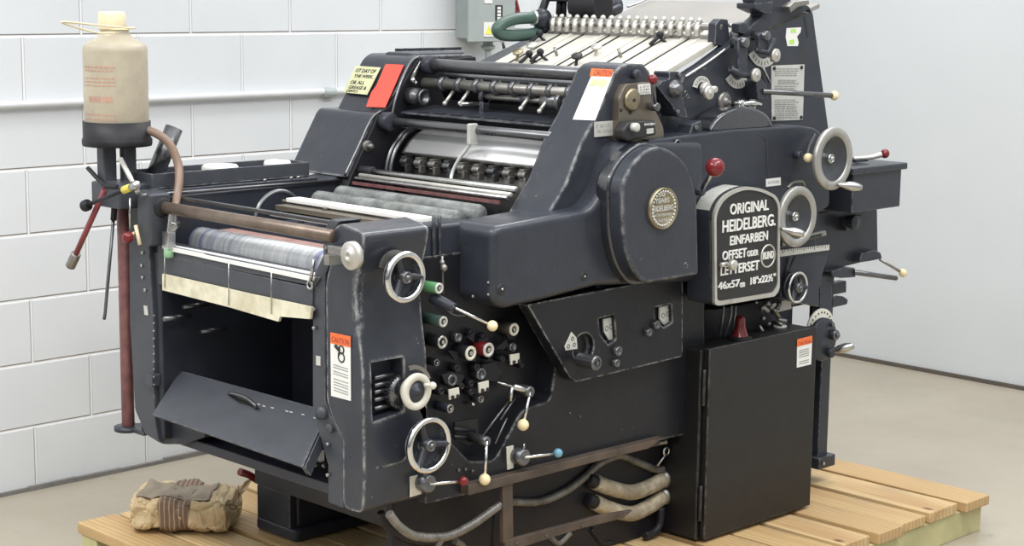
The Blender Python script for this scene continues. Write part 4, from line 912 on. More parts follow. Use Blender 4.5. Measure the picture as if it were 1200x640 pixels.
for dy in (0, 25):
    pts = [(697, 565 + dy * .96), (715, 572 + dy), (740, 577 + dy), (762, 570 + dy * .9), (780, 560 + dy * .8)]
    ps = [P(x, y, 'Y', .015) for x, y in pts]
    pp_ = MB().tube(ps, .024, 14, True).build('wrapped_pipe', FOIL, press)
    b = MB(); d0 = (ps[0] - ps[1]).normalized(); b.cyl(ps[0], ps[0] + d0 * .035, .020); b.build('pipe_union', DARK, pp_)
    b = MB(); d0 = (ps[-1] - ps[-2]).normalized(); b.cyl(ps[-1] - d0 * .02, ps[-1] + d0 * .012, .028); b.build('pipe_union', OLDST, pp_)
b = MB(); b.tube([P(758, 522, 'Y', .0), P(772, 519, 'Y', .0), P(782, 517, 'Y', -.02)], .009); b.build('drain_pipe', OLDST, press)
b = MB(); b.tube([P(770, 546, 'Y', 0), P(780, 533, 'Y', -.01)], .004); b.torus(P(781, 529, 'Y', -.01), (0, 1, 0), .012, .004, 16, 6); b.build('ring_pull', STEEL, press)

# --- cabinet
YB = -.14
cb0 = P(824, 626, 'Y', YB); cb1 = P(951, 586, 'Y', YB); ct = P(822, 411, 'Y', YB)
cx0, cx1 = cb0.x - .012, P(957, 386, 'Y', YB).x + .004; cz0 = .137; cz1 = ct.z
cab = MB().box((cx0 + .004, YB + .022, cz0), (cx1 - .004, .055, cz1 - .006)).build('control_cabinet', CABM, press, .006, label='matt black box cabinet at the operator side')
MB().box((cx0 + .018, YB, cz0 + .004), (cx1, YB + .021, cz1)).build('cabinet_door', CABM, cab, .004)
for z_ in (cz1 - .12, cz0 + .12): MB().cyl((cx0 + .009, YB + .012, z_ - .055), (cx0 + .009, YB + .012, z_ + .055), .006, 10).build('hinge', CABM, cab)
sq = [(934.5, 398), (952, 393.5), (950.5, 427), (934, 431)]
s_ = MB().Y(sq, YB - .0015, YB).build('caution_sticker', WHITE, cab, label='small white caution sticker with orange header')
MB().Y([(934.5, 398), (952, 393.5), (951.6, 402), (934.3, 406.5)], YB - .0025, YB - .0015).build('orange_header', ORANGE, s_)
b = MB(); b.textY('CAUTION', (936, 405), (950, 401), 4, YB - .0025, .0005); b.build('header_lettering', REDT, s_)
b = MB()
for yy in (411, 413.5, 416, 418.5, 424, 426.5): b.Y([(936.5, yy), (948, yy - 3), (948, yy - 2), (936.5, yy + 1)], YB - .0022, YB - .0015)
b.build('printed_lines', GREYP, s_)
q = P(867, 395, 'Z', cz1 + .0); b = MB(); b.lathe((q.x, q.y, cz1 - .006), (0, 0, 1), [(0, 0), (.038, 0), (.038, .006), (.03, .010), (.0, .010)], 26); lp = b.build('lamp_base', DARK, cab)
b = MB(); b.lathe((q.x, q.y, cz1 + .004), (0, 0, 1), [(.026, 0), (.022, .010), (.016, .03), (.015, .055), (.010, .062), (0, .062)], 22); b.build('red_lens', REDK, lp, label='dark red glass warning lamp')
q = P(914, 382, 'Z', cz1); b = MB(); b.lathe((q.x, q.y, cz1 - .006), (0, 0, 1), [(0, 0), (.022, 0), (.022, .008), (.014, .010), (.010, .03), (0, .03)], 20); b.build('cable_gland', PLATE, cab)
q2 = P(898, 360, 'Y', -.03); MB().tube([(q.x, q.y, cz1 + .02), (q.x - .02, q.y + .01, cz1 + .05), q2], .007).build('gland_cable', BRASS, cab)

# --- right: pile lift side with ruler, posts, box
MB().prism(fY([(955, 250), (1028, 238), (1029, 303), (975, 316), (957, 330)], .0, .006), (0, .05, 0)).build('pile_side_plate', BLACK, press, .004)
b = MB().Y([(914, 293), (972, 287), (972, 293), (914, 301)], YU - .008, YU - .002); ru = b.build('steel_ruler', PLATE, press, .0005, label='light steel ruler with graduations')
b = MB()
for k in range(22):
    x = 917 + k * 2.5; y = 293 - (x - 914) * .105; l_ = 4 if k % 5 == 0 else 2.4; b.Y([(x, y), (x + .6, y), (x + .6, y + l_), (x, y + l_)], YU - .0085, YU - .008)
b.build('graduations', INK, ru)
b = MB(); b.Y([(917, 282), (968, 270), (969, 276), (917, 289)], YU - .02, YU - .004); sb = b.build('slotted_bar', OLDST, press, .002)
MB().Y([(940, 279), (963, 273.5), (963, 277), (940, 282.5)], YU - .021, YU - .02).build('slot', INK, sb)
MB().prism(fY([(915, 302), (972, 292), (960, 338), (960, 360), (915, 350)], YU - .0, .0), (0, .05, 0)).build('lower_side_plate', BLACK, press, .003)
# vertical guide column
px0 = P(961, 330, 'Y', .04).x; px1 = P(972, 330, 'Y', .04).x
gc = MB().box((px0, .02, .20), (px1, .08, 1.0)).build('guide_column', BLACK, press, .003)
MB().box((px0 - .02, .0, .185), (px1 + .02, .10, .225)).build('column_foot', BLACK, gc, .002)
q = P(968, 548, 'Y', .0); MB().cyl((px0, -.002, .205), (px0, -.008, .205), .006, 8).build('bolt', STEEL, gc)
b = MB(); b.prism(fY([(958, 293), (966, 291), (968, 330), (975, 332), (975, 400), (961, 400), (961, 330)], .0, .003), (0, .03, 0)); b.build('sliding_bracket', BLACK, press, .003)
b = MB(); b.prism(fY([(975, 333), (992, 329), (992, 343), (975, 346)], .02, .004), (0, .03, 0)); b.prism(fY([(973, 351), (988, 347), (994, 351), (993, 357), (975, 361)], .02, .008), (0, .03, 0)); fk = b.build('pile_fork', BLACK, press, .003)
# shafts behind small handwheel
b = MB()
for yy, yv in ((322, .02), (338, .05), (352, .06)): b.tube([P(905, yy + 8, 'Y', yv), P(960, yy - 3, 'Y', yv)], .013, 10)
b.build('cross_shafts', RODK, press)
b = MB(); b.Y([(905, 356), (926, 350), (928, 362), (905, 368)], -.02, .02); b.build('white_guard', PLATE, press, .002)
# crank disc
q = P(960, 389, 'Y', .0); r1_ = rad(960, 389, 'Y', .0, 28)
b = MB(); b.lathe(q, (0, -1, 0), [(0, 0), (r1_, 0), (r1_, .006), (0, .006)], 44); cdk = b.build('pile_crank', IVORY, press, label='white graduated disc with black crank')
b = MB()
for k in range(24):
    a = 2 * math.pi * k / 24; b.ball(q + Vector((math.cos(a) * r1_ * .84, -.006, math.sin(a) * r1_ * .84)), .0035, 6, 4)
b.build('graduations', INK, cdk)
q = P(966, 398, 'Y', -.05); r2_ = rad(966, 398, 'Y', -.05, 25.5)
b = MB(); b.lathe(q, (0, -1, 0), [(0, -.05), (.03, -.05), (.03, -.02), (r2_, -.016), (r2_, -.002), (r2_ - .003, 0), (0, 0)], 44); b.build('crank_disc', BLACK, cdk)
q = P(975, 392, 'Y', -.052); b = MB(); b.cyl(q, q + Vector((0, -.02, 0)), .018); b.cyl(q, q + Vector((0, -.028, 0)), .009, 6); b.build('crank_nut', RODK, cdk)
q = P(974, 380, 'Y', -.052); MB().cyl(q, q + Vector((0, -.01, 0)), .008).build('stud', RODK, cdk)
crank_handle(973, 412, 1001, 405, -.055, -.12, cdk, .013)
q = P(971, 413, 'Y', -.052); MB().cyl(q, q + Vector((0, -.018, 0)), .016).build('handle_boss', BLACK, cdk)
# side box (pile table arm)
yb_ = -.13; xa = P(998, 250, 'Y', yb_).x; xb = P(1055, 235, 'Y', yb_).x; zt = P(998, 205, 'Y', yb_).z; zb = P(998, 250, 'Y', yb_).z
bx = MB().box((xa, yb_, zb), (xb, .06, zt + .002)).build('side_box', BLACK, press, .004, label='black rectangular housing sticking out at the right end')
MB().box((xa - .02, yb_ - .012, zt), (xb + .018, .06, zt + .022)).build('box_lid', BLACK, bx, .004)
MB().box((xb, yb_ + .02, zt - .05), (xb + .014, .04, zt - .001)).build('box_catch', BLACK, bx, .002)
MB().box((xa - .06, -.05, zt + .004), (xa, .06, zt + .03)).build('box_hinge', BLACK, bx, .003)
b = MB(); q0 = P(1000, 186, 'Y', -.05); q1 = P(1020, 184.5, 'Y', -.08); q2 = P(1037, 180, 'Y', -.11)
b.tube([q0, q1, q2], .008, 10, True, lambda t: .006 + .004 * t); bv = b.build('locking_lever', ALU, bx); MB().ball(q2, rad(1037, 180, 'Y', -.11, 5.5)).build('ball_knob', REDK, bv, label='dark red ball knob')
b = MB(); b.Y([(1003, 187), (1018, 185), (1018, 189), (1003, 191)], -.07, -.03); b.build('lever_base', BLACK, bv, .002)
q = P(1003, 262, 'Y', -.03); b = MB(); b.Y([(990, 256), (1010, 252), (1010, 268), (992, 271)], -.025, .0); kb = b.build('clamp_plate', BLACK, press, .003)
b = MB(); b.lathe(P(1003, 261, 'Y', -.06), (0, -1, 0), [(0, -.04), (.018, -.04), (.024, -.01), (.024, 0), (0, .006)], 12, False); b.build('clamp_knob', BLACK, kb)
# lever bottom right
b = MB(); b.prism(fY([(1007, 308), (1010, 297), (1024, 293), (1032, 296), (1034, 303), (1020, 306)], -.03, .006), (0, .04, 0)); lb_ = b.build('corner_lug', BLACK, press, .004)
q0 = P(1031, 304, 'Y', -.04); q1 = P(1058, 320, 'Y', -.08); MB().tube([q0, q1], .005, 8).build('rod', OLDST, lb_); MB().ball(q1, rad(1058, 320, 'Y', -.08, 5)).build('ball_knob', CREAM, lb_, label='cream ball knob')
b = MB(); b.prism(fY([(974, 318), (990, 313), (1002, 314), (1003, 325), (985, 326), (976, 324)], -.03, .006), (0, .05, 0)); rb = b.build('rod_clamp', BLACK, press, .004)
MB().tube([P(1000, 319, 'Y', -.03), P(1050, 326, 'Y', -.06)], .009, 10).build('bar', RODK, rb)
# small arm with cream ball by upper wheel
b = MB(); b.tube([P(955, 158, 'Y', YU - .02), P(948, 172, 'Y', YU - .03), P(946, 185, 'Y', YU - .04)], .007, 8); sa = b.build('small_arm', BLACK, press); q = P(947, 185, 'Y', YU - .06); MB().ball(q, rad(947, 185, 'Y', YU - .06, 5.5)).build('ball_knob', CREAM, sa, label='cream ball knob')
q = P(931, 181, 'Y', YU); MB().cyl(q, q + Vector((0, -.025, 0)), .012).build('black_button', BLACK, press)
MB().tube([P(923, 220, 'Y', YU - .02), P(930, 214, 'Y', YU - .02), P(940, 213, 'Y', YU - .02), P(943, 218, 'Y', YU - .02)], .004, 8).build('wire_loop', OLDST, press)

# ================================================================ delivery end: well, rollers, flap
MB().X([(180, 296), (366, 337), (366, 375), (345, 372), (345, 367), (184, 333)], X0 + .0, X0 + .02).build('delivery_crossbar', SHEET, press, .003)
cbp = MB().X([(178, 285), (200, 289), (375, 325), (369, 336), (180, 298)], X0 - .0, X0 + .06).build('crossbar_top', SHEET, press, .003)
# bright metal lip on crossbar
MB().X([(200, 290), (235, 297), (240, 299), (368, 325), (366, 330), (240, 303), (232, 301), (200, 294.5)], X0 - .006, X0 + .0).build('bright_edge_strip', WHITE, press)
b = MB(); b.box((X0 + .006, .12, 1.060), (X0 + .022, .86, 1.066)); b.build('drip_lip', WHITE, press)
b = MB().X([(190, 321), (290, 344), (365, 360), (363, 374), (328, 371), (326, 377), (268, 360), (190, 340)], X0 - .012, X0 - .004)
b.build('blanket_strip', YSTRIP, press, label='stained cream strip hanging below the crossbar')
b = MB()
for (x, y0, y1_) in ((268, 305, 358), (318, 316, 368), (193, 300, 337)): b.tube([P(x, y0, 'X', X0 - .015), P(x, y1_, 'X', X0 - .015)], .0014, 6)
b.build('wire_ties', STEEL, press)
for x, y in ((366, 318), ):
    b = MB(); b.tube([P(368, 304, 'X', X0 - .02), P(364, 330, 'X', X0 - .02)], .0045, 8); b.torus(P(363, 334, 'X', X0 - .01), (1, 0, 0), .010, .003, 14, 6); b.build('spring_pin', STEEL, press)
# film roller
fa = P(230, 281, 'Y', .76); 
b = MB(); fr_ = .044
b.lathe((fa.x + .03, .79, fa.z - .012), (0, -1, 0), [(0, 0), (fr_ * .8, 0), (fr_, .01), (fr_, .68), (fr_ * .85, .69), (0, .69)], 36); b.build('ink_smeared_roller', FILM, press, label='clear film wrapped roller with blue ink smears')
rodY(180, 241, .86, .05, .017, 'brown_tie_rod', BRNROD, press)
q = P(180, 241, 'Y', .85); MB().cyl((q.x, .86, q.z), (q.x, .80, q.z), .028).build('rod_collar', DARK, press)
# thin dark sheet edge behind rod
b = MB(); a = P(215, 233, 'Y', .80); b.box((a.x, .09, a.z - .006), (a.x + .012, .82, a.z + .004)); b.build('dark_stretcher', RODK, press, .001)
# pink rag sheet below rod
b = MB(); b.box((.12, .14, 1.085), (.24, .78, 1.10)); b.build('pink_backing_sheet', PINK, press, .002, label='faded pink sheet behind the roller')
# delivery rails (brown and white bars)
def barY(px, py, yf, yn, wx, hz, nm, m, bev=.002, lab=None):
    p = P(px, py, 'Y', yf); return MB().box((p.x, yn, p.z - hz), (p.x + wx, yf, p.z)).build(nm, m, press, bev, label=lab)
barY(316, 249, .68, .09, .045, .01, 'white_guide_bar', PLATE)
barY(322, 240, .68, .09, .05, .014, 'brown_guide_bar', BRONZE)
barY(335, 232, .68, .09, .05, .012, 'white_guide_bar', WHITE)
b = MB(); 
for k in range(9): y = .14 + k * .062; p = P(316, 249, 'Y', .68); b.box((p.x + .05, y, p.z - .004), (p.x + .09, y + .035, p.z + .006))
b.build('guide_clips', BRONZE, press, .002)
for px_, py_ in ((334, 237), (382, 246)):
    q = P(px_, py_, 'Z', P(322, 240, 'Y', .68).z); MB().cyl(q, q + Vector((0, 0, .008)), .010, 12).build('thumb_screw', BRONZE, press)
# gear ring (far)
q = P(330, 250, 'Y', .74); MB().torus((q.x - .01, .74, q.z - .02), (0, 1, 0), .085, .008, 44, 8).build('sprocket_ring', RODK, press)
# inking rollers (grey)
for px_, py_, yf, rr in ((372, 235, .70, .030), (398, 228, .70, .028)):
    p = P(px_, py_, 'Y', yf); b = MB(); b.lathe((p.x, yf, p.z), (0, -1, 0), [(0, 0), (rr * .9, 0), (rr, .006), (rr, .60), (rr * .9, .61), (0, .61)], 32); b.build('rubber_roller', GREYR, press, label='worn grey rubber roller')
# dark cover slab under the rollers
MB().box((.28, .10, 1.02), (.80, .82, 1.10)).build('roller_tray', INT, press, .004)
# bright bars before the cylinder
p = P(433, 201, 'Y', .74); 
for dx, dz, r_, m_ in ((0, 0, .0095, STEEL), (-.022, -.012, .007, ALU), (-.038, -.02, .006, STEEL)):
    MB().cyl((p.x + dx, .76, p.z + dz), (p.x + dx, .10, p.z + dz), r_).build('guide_rod', m_, press)
MB().box((p.x - .052, .12, p.z - .038), (p.x - .046, .76, p.z - .029)).build('red_strip', REDHOSE, press, label='dull red strip below the guide rods')
MB().cyl((p.x, .78, p.z), (p.x, .72, p.z), .016).build('rod_collar', DARK, press)

# impression cylinder with plate and grippers
cxl, czl, cr_ = .975, 1.215, .145
def cyl_arc(b, r0, a0, a1, yf, yn, t=.002, n=24):
    po = [(cxl + r0 * math.cos(math.radians(a0 + (a1 - a0) * i / n)), yf, czl + r0 * math.sin(math.radians(a0 + (a1 - a0) * i / n))) for i in range(n + 1)]
    pi_ = [(cxl + (r0 - t) * math.cos(math.radians(a1 - (a1 - a0) * i / n)), yf, czl + (r0 - t) * math.sin(math.radians(a1 - (a1 - a0) * i / n))) for i in range(n + 1)]
    b.sm = True; b.prism(po + pi_, (0, yn - yf, 0)); b.sm = False; return b
b = MB(); cyl_arc(b, cr_, 60, 150, .73, .09, .03); b.lathe((cxl, .73, czl), (0, -1, 0), [(0, 0), (cr_ - .03, 0), (cr_ - .03, .64), (0, .64)], 40)
cy = b.build('printing_cylinder', OLDST, press, label='bright steel cylinder between the side frames')
MIR = mat('polished_plate', (0.80, 0.80, 0.80), 0.22, metal=0.45, var=0.06, vscale=5, bump=0.05, bscale=6)
b = MB(); cyl_arc(b, cr_ + .004, 92, 149, .715, .10, .003); b.build('polished_plate', MIR, cy, label='polished wavy metal sheet')
for yv in (.755, .775):
    b = MB(); b.torus((cxl, yv, czl), (0, 1, 0), cr_ + .006, .007, 56, 8); b.build('bearer_ring', RODK, cy)
gx = cxl + cr_ * math.cos(math.radians(158)); gz = czl + cr_ * math.sin(math.radians(158))
MB().cyl((gx + .012, .73, gz - .01), (gx + .012, .10, gz - .01), .009).build('gripper_shaft', DARK, cy)
for k in range(10):
    y = .70 - k * .0645; b = MB()
    b.box((gx - .012, y - .010, gz - .02), (gx + .02, y + .010, gz + .012)); b.cyl((gx - .004, y + .014, gz - .006), (gx - .004, y - .014, gz - .006), .013, 14); b.box((gx - .018, y - .022, gz - .034), (gx + .004, y - .012, gz - .012))
    b.build('gripper', OLDST if k % 3 else RODK, cy, .003)
# white strap over the rod
rp_ = P(460, 143, 'Y', .75)
b = MB(); c1 = P(551, 148, 'X', rp_.x - .01); 
b.box((rp_.x - .018, c1.y - .008, rp_.z - .045), (rp_.x + .016, c1.y + .008, rp_.z + .018)); cl_ = b.build('rod_clamp', PLATE, press, .004)
pts = [P(552, 160, 'X', .83), P(549, 172, 'X', .84), P(537, 188, 'X', .838), P(530, 203, 'X', .832), P(528, 214, 'X', .81)]
b = MB(); b.tube(pts, .0055, 8); b.build('white_strap', CLOTH, cl_, label='white tape strap')
# cross rods above
rodY(460, 143, .77, .08, .0145, 'cross_rod', RODK, press)
MB().cyl((rp_.x, .79, rp_.z), (rp_.x, .755, rp_.z), .030).build('rod_collar', BLACK, press)
p = P(505, 76, 'Y', .75); MB().cyl((p.x, .77, p.z), (p.x, .08, p.z), .020).build('top_cross_rod', RODK, press); MB().cyl((p.x, .77, p.z), (p.x, .735, p.z), .030).build('rod_collar', BLACK, press)
rodY(520, 90, .76, .08, .013, 'cross_rod', RODK, press)
p = P(500, 97, 'Y', .75); b = MB(); b.lathe((p.x, .76, p.z), (0, -1, 0), [(0, 0), (.016, 0), (.016, .66), (0, .66)], 20); cs = b.build('cam_shaft', OLDST, press)
for k in range(8):
    y = .68 - k * .078; MB().lathe((p.x, y, p.z), (0, -1, 0), [(.016, 0), (.023, .001), (.023, .016), (.016, .017)], 20).build('shaft_collar', RODK, cs)
p2_ = P(515, 110, 'Y', .72); b = MB(); b.lathe((p2_.x + .04, .72, p2_.z + .01), (0, -1, 0), [(0, 0), (.030, 0), (.030, .58), (0, .58)], 22); b.build('dark_roller', DARK, press)
for x_, y_ in ((523, 118), (541, 118), (612, 124), (634, 127)):
    q = P(x_, y_, 'X', p.x - .03); b = MB(); b.tube([q + Vector((-.006, 0, -.008)), q + Vector((.025, -.005, .028))], .0055, 8); b.ball(q + Vector((-.006, 0, -.008)), .0075, 12, 8); b.build('feeler_finger', ALU, press)
q = P(497, 114, 'Y', .72); b = MB(); b.lathe(q, (0, -1, 0), [(0, -.07), (.028, -.07), (.028, -.03), (.022, -.02), (.022, 0), (.026, 0), (.026, .004), (.016, .004), (.016, -.01), (0, -.01)], 22); b.build('shaft_end', RODK, press)
q = P(563, 120, 'Y', .5); b = MB(); 
sp = P(566, 113, 'Y', .50)
b.cyl((sp.x, .50, sp.z), (sp.x, .14, sp.z), .0085); s_ = b.build('spindle', OLDST, press); b = MB(); b.cyl((sp.x, .50, sp.z), (sp.x, .485, sp.z), .022); b.box((sp.x - .015, .485, sp.z - .05), (sp.x + .012, .50, sp.z)); b.build('spindle_bracket', BLACK, s_, .002)
MB().cyl((sp.x, .33, sp.z), (sp.x, .30, sp.z), .016).build('spindle_collar', BLACK, s_); b = MB(); yk = lambda x: P(x, 122, 'X', sp.x).y
b.cyl((sp.x, yk(637), sp.z), (sp.x, yk(656), sp.z), .024); b.cyl((sp.x, yk(656), sp.z), (sp.x, yk(661), sp.z), .030); b.cyl((sp.x, yk(663), sp.z), (sp.x, yk(668), sp.z), .020); b.build('spindle_collar', RODK, s_)
b = MB(); b.tube([P(540, 122, 'Y', .52), P(562, 122, 'Y', .52)], .006); b.build('short_pin', STEEL, press)
b = MB(); ye = yk(664); b.prism(fillet([(sp.x - .01, ye, sp.z - .02), (sp.x - .02, ye, sp.z + .01), (sp.x + .03, ye, sp.z + .07), (sp.x + .06, ye, sp.z + .05), (sp.x + .02, ye, sp.z - .02)], .01), (0, -.014, 0)); ea = b.build('end_arm', BLACK, press, .003)
b = MB(); b.lathe((sp.x + .035, ye - .016, sp.z + .052), (0, -1, 0), [(.018, -.01), (.018, .004), (.010, .004), (.010, -.004), (0, -.004)], 20); b.build('arm_pin', RODK, ea)
# slotted front plate under shafts
a = P(466, 139, 'Y', .76); c = P(476, 123, 'Y', .76)
b = MB(); fp = b.prism([(a.x + .02, .77, 1.405), (a.x + .022, .77, 1.412), (1.02, .77, 1.428), (1.02, .77, 1.405)], (0, -.68, 0)).build('slotted_plate', BLACK, press, .002)
b = MB()
for k in range(8): y = .70 - k * .075; MB().box((a.x + .026, y - .045, 1.4145), (a.x + .040, y, 1.4165)).build('slot', INK, fp)
for k in range(4): 
    q = P(455 + k * 3, 120 + (k % 2) * 6, 'Y', .78)
b = MB(); b.tube([P(483, 92, 'Y', .775), P(490, 78, 'Y', .775), P(497, 70, 'Y', .775)], .006, 8); b.ball(P(484, 94, 'Y', .77), .009); b.ball(P(487, 97, 'Y', .77), .007); b.tube([P(492, 73, 'Y', .77), P(482, 92, 'Y', .77)], .003, 8); b.build('oil_line', STEEL, press)

# ================================================================ feeder
fz = lambda x: 1.541 + (x - 1.24) * .375
b = MB(); b.prism([(1.235, .77, fz(1.235)), (1.60, .77, fz(1.60)), (1.60, .77, fz(1.60) - .02), (1.235, .77, fz(1.235) - .02)], (0, -.73, 0)); fb = b.build('feed_board', FEED, press, .002, label='worn white sloping feed board')
for y, m_ in ((.66, FEED), (.60, INK), (.52, FEED), (.44, INK), (.37, FEED), (.31, INK), (.18, FEED), (.12, FEED), (.70, INK), (.485, INK), (.245, INK), (.15, INK)):
    w_ = .012 if m_ is INK else .018
    MB().prism([(1.25, y, fz(1.25) + .003), (1.59, y, fz(1.59) + .003), (1.59, y, fz(1.59)), (1.25, y, fz(1.25))], (0, -w_ * (.5 if m_ is INK else 1), 0)).build('feed_tape', m_, fb)
for y in (.755, .73, .69, .615, .57, .53, .50, .42, .36, .30):
    b = MB(); b.box((1.222, y - .012, fz(1.235) - .015), (1.25, y + .012, fz(1.235) + .006)); b.cyl((1.23, y + .010, fz(1.235) + .004), (1.23, y - .010, fz(1.235) + .004), .010, 12); b.build('tape_pulley', OLDST, fb, .002)
for (x_, y_, m_) in ((606, 66, BRASS), (675, 71, INK), (622, 58, ALU), (698, 60, ALU)):
    q = PP(x_, y_ + 6, Vector((1.27, .5, fz(1.27) + .0)), Vector((-.35, 0, 1)).normalized()); b = MB(); b.tube([q, q + Vector((.004, 0, .03))], .005, 8); b.lathe(q + Vector((.004, 0, .028)), Vector((-.5, -.2, 1)), [(0, 0), (.018, 0), (.018, .006), (0, .008)], 18); b.build('hold_down_knob', m_, fb)
for (x_, y_) in ((631, 50), (632, 72), (772, 52), (619, 74)):
    q = PP(x_, y_, Vector((1.27, .5, fz(1.27))), Vector((-.35, 0, 1)).normalized()); b = MB()
    b.tube([q + Vector((-.03, .01, 0)), q + Vector((-.005, .003, .02)), q + Vector((.004, 0, .028))], .006, 8); b.tube([q + Vector((.01, -.03, 0)), q + Vector((.004, 0, .022))], .005, 8); b.ball(q + Vector((.004, 0, .03)), .012, 12, 8); b.build('hold_down_foot', DARK, fb)
for (x_, y_) in ((591, 57), (653, 66), (728, 68)):
    q = PP(x_, y_, Vector((1.27, .5, fz(1.27))), Vector((-.35, 0, 1)).normalized()); b = MB(); b.tube([q, q + Vector((-.006, .008, .03))], .005, 8); b.build('guide_peg', OLDST, fb)
# rear top cross members
b = MB(); b.box((1.14, .06, 1.50), (1.235, .80, 1.535)); b.build('board_front_beam', DARK, press, .003)
# suction bar with clamps
p = P(655, 26, 'Y', .72); xs_, zs_ = p.x, p.z
sbx = MB().cyl((xs_, .80, zs_), (xs_, .03, zs_ + .0), .011).build('suction_bar', OLDST, press)
MB().box((xs_ - .012, .05, zs_ - .055), (xs_ + .03, .76, zs_ - .026)).build('suction_rail', OLDST, sbx, .003)
clx = [651, 659, 668, 677, 687, 696, 707, 717, 727, 737, 747, 757, 768, 778, 789, 800, 810, 820]
for x_ in clx:
    yv = P(x_, 25 + (x_ - 651) * .035, 'X', xs_).y
    b = MB(); b.lathe((xs_, yv + .011, zs_), (0, -1, 0), [(.011, 0), (.018, 0), (.018, .016), (.011, .016)], 16)
    b.cyl((xs_ - .012, yv, zs_ - .03), (xs_ - .012, yv, zs_ + .004), .010, 12); b.ball((xs_ - .002, yv, zs_ + .018), .010, 10, 6); b.tube([(xs_, yv, zs_ + .014), (xs_ + .01, yv + .012, zs_ + .006)], .005, 6)
    b.build('suction_clamp', ALU, sbx, label='bright clamp on the suction bar' if x_ == 651 else None)
b = MB(); b.ball(P(635, 22, 'Y', .79), .035, 16, 10); b.cyl(P(632, 30, 'Y', .80), P(644, 28, 'Y', .80), .03); b.build('suction_valve', BLACK, sbx)
b = MB(); b.tube([P(x, y, 'Y', .80) for x, y in ((634, 23), (625, 21), (606, 22), (592, 26), (583, 33), (585, 39), (596, 41.5), (615, 41), (632, 38))], .020, 14); gh = b.build('green_hose', HOSEG, press, label='looped dark green vacuum hose')
b = MB(); b.cyl(P(624, 21, 'Y', .80), P(628, 21.5, 'Y', .80), .025); b.build('hose_clamp', STEEL, gh)
# near end of bar: black links
b = MB(); b.prism(fY([(839, 28), (845, 22), (853, 23), (855, 45), (862, 50), (858, 56), (838, 52)], .03, .004), (0, .03, 0)); b.build('bar_end_link', BLACK, press, .003)
b = MB(); b.tube([P(854, 30, 'Y', .04), P(868, 31, 'Y', .02)], .007); b.build('link_pin', CHROME, press)
b = MB(); b.prism(fY([(866, 28), (876, 26), (878, 34), (874, 40), (866, 38)], -.01, .003), (0, .03, 0)); b.build('end_catch', BLACK, press, .002)
# sheet pile deck behind
GREYB = mat('grey_brown_board', (0.26, 0.245, 0.225), 0.4, var=0.08, vscale=4)
zd = lambda x: 1.66 + (x - 1.62) * .25
b = MB(); b.prism([(1.62, .72, 1.655), (2.0, .72, 1.76), (2.0, .72, 1.745), (1.62, .72, 1.64)], (0, -.72, 0)); pd = b.build('pile_board', GREYB, press, .002, label='grey-brown sheet deck at the top of the feeder')
b = MB(); b.tube([P(735, 8, 'Y', .74), P(752, 2, 'Y', .72), P(765, -6, 'Y', .72)], .004); b.build('deck_edge', STEEL, pd)
b = MB(); b.Y([(884, 4), (906, 2), (904, 16), (897, 16), (884, 10)], -.02, .05); b.Y([(882, -8), (908, -12), (906, 3), (886, 5)], -.02, .03); b.build('top_block', BLACK, press, .003)
# pump and arms behind the suction bar
b = MB(); b.lathe(P(676, 6, 'Y', .70), (0, -1, 0), [(0, 0), (.05, 0), (.05, .12), (0, .12)], 24); b.box(P(664, 2, 'Y', .72), P(684, -22, 'Y', .72) + Vector((0, .1, 0))); b.build('feeder_pump', DARK, press, .004)
b = MB(); b.tube([P(693, 15, 'Y', .68), P(712, 8, 'Y', .68), P(727, 6, 'Y', .66)], .030, 14, True, lambda t: .026 + .012 * math.sin(t * 3.1)); b.tube([P(703, 17, 'Y', .66), P(727, 9, 'Y', .64)], .012); pa = b.build('air_duct', BLACK, press)
b = MB(); b.tube([P(632, 20, 'Y', .80), P(637, 8, 'Y', .81), P(642, -6, 'Y', .82)], .014, 8, False); b.tube([P(655, 20, 'Y', .78), P(657, -8, 'Y', .78)], .012, 8, False); b.tube([P(661, 20, 'Y', .76), P(662, -8, 'Y', .76)], .008, 8, False); b.build('feeder_stays', DARK, press)

# inside of delivery well: rods, chain dots, rear rollers
b = MB()
for px_, py_, m_ in ((214, 360, 0), (192, 374, 0), (235, 389, 0)): q = P(px_, py_, 'Y', .80); b.tube([q, q + Vector((.09, -.005, -.0))], .007, 8)
b.build('inner_pins', RODK, press)
b = MB()
for k in range(10): q = P(180.5, 370 + k * 9, 'Y', .83); b.ball(q, .0035, 8, 5)
for k in range(8): q = P(266 + (k % 3) * 2, 405 + k * 9, 'Y', .6); b.ball((.49, q.y, q.z), .0035, 8, 5)
b.build('rivet_row', OLDST, press)
for px_, py_ in ((300, 385), (300, 412), (300, 437)):
    p = P(px_, py_, 'Y', .55); MB().cyl((.44, .60, p.z + .03), (.44, .08, p.z + .03), .035, 28).build('inner_roller', ROLLK, press)
b = MB(); q = P(190, 436, 'Y', .80)
for k in range(9): qq = P(182 + (k % 3) * 5, 430 + k * 2.5, 'X', X0 + .06); b.cyl(qq, qq + Vector((rng.uniform(-.01, .02), rng.uniform(-.02, .02), rng.uniform(-.01, .01))), rng.uniform(.006, .011), 10)
b.build('latch_mechanism', RODK, press)
b = MB(); b.X([(172, 438), (178, 440), (178, 454), (170, 450)], X0 - .03, X0 + .0); b.build('latch_tab', SHEET, press, .003)
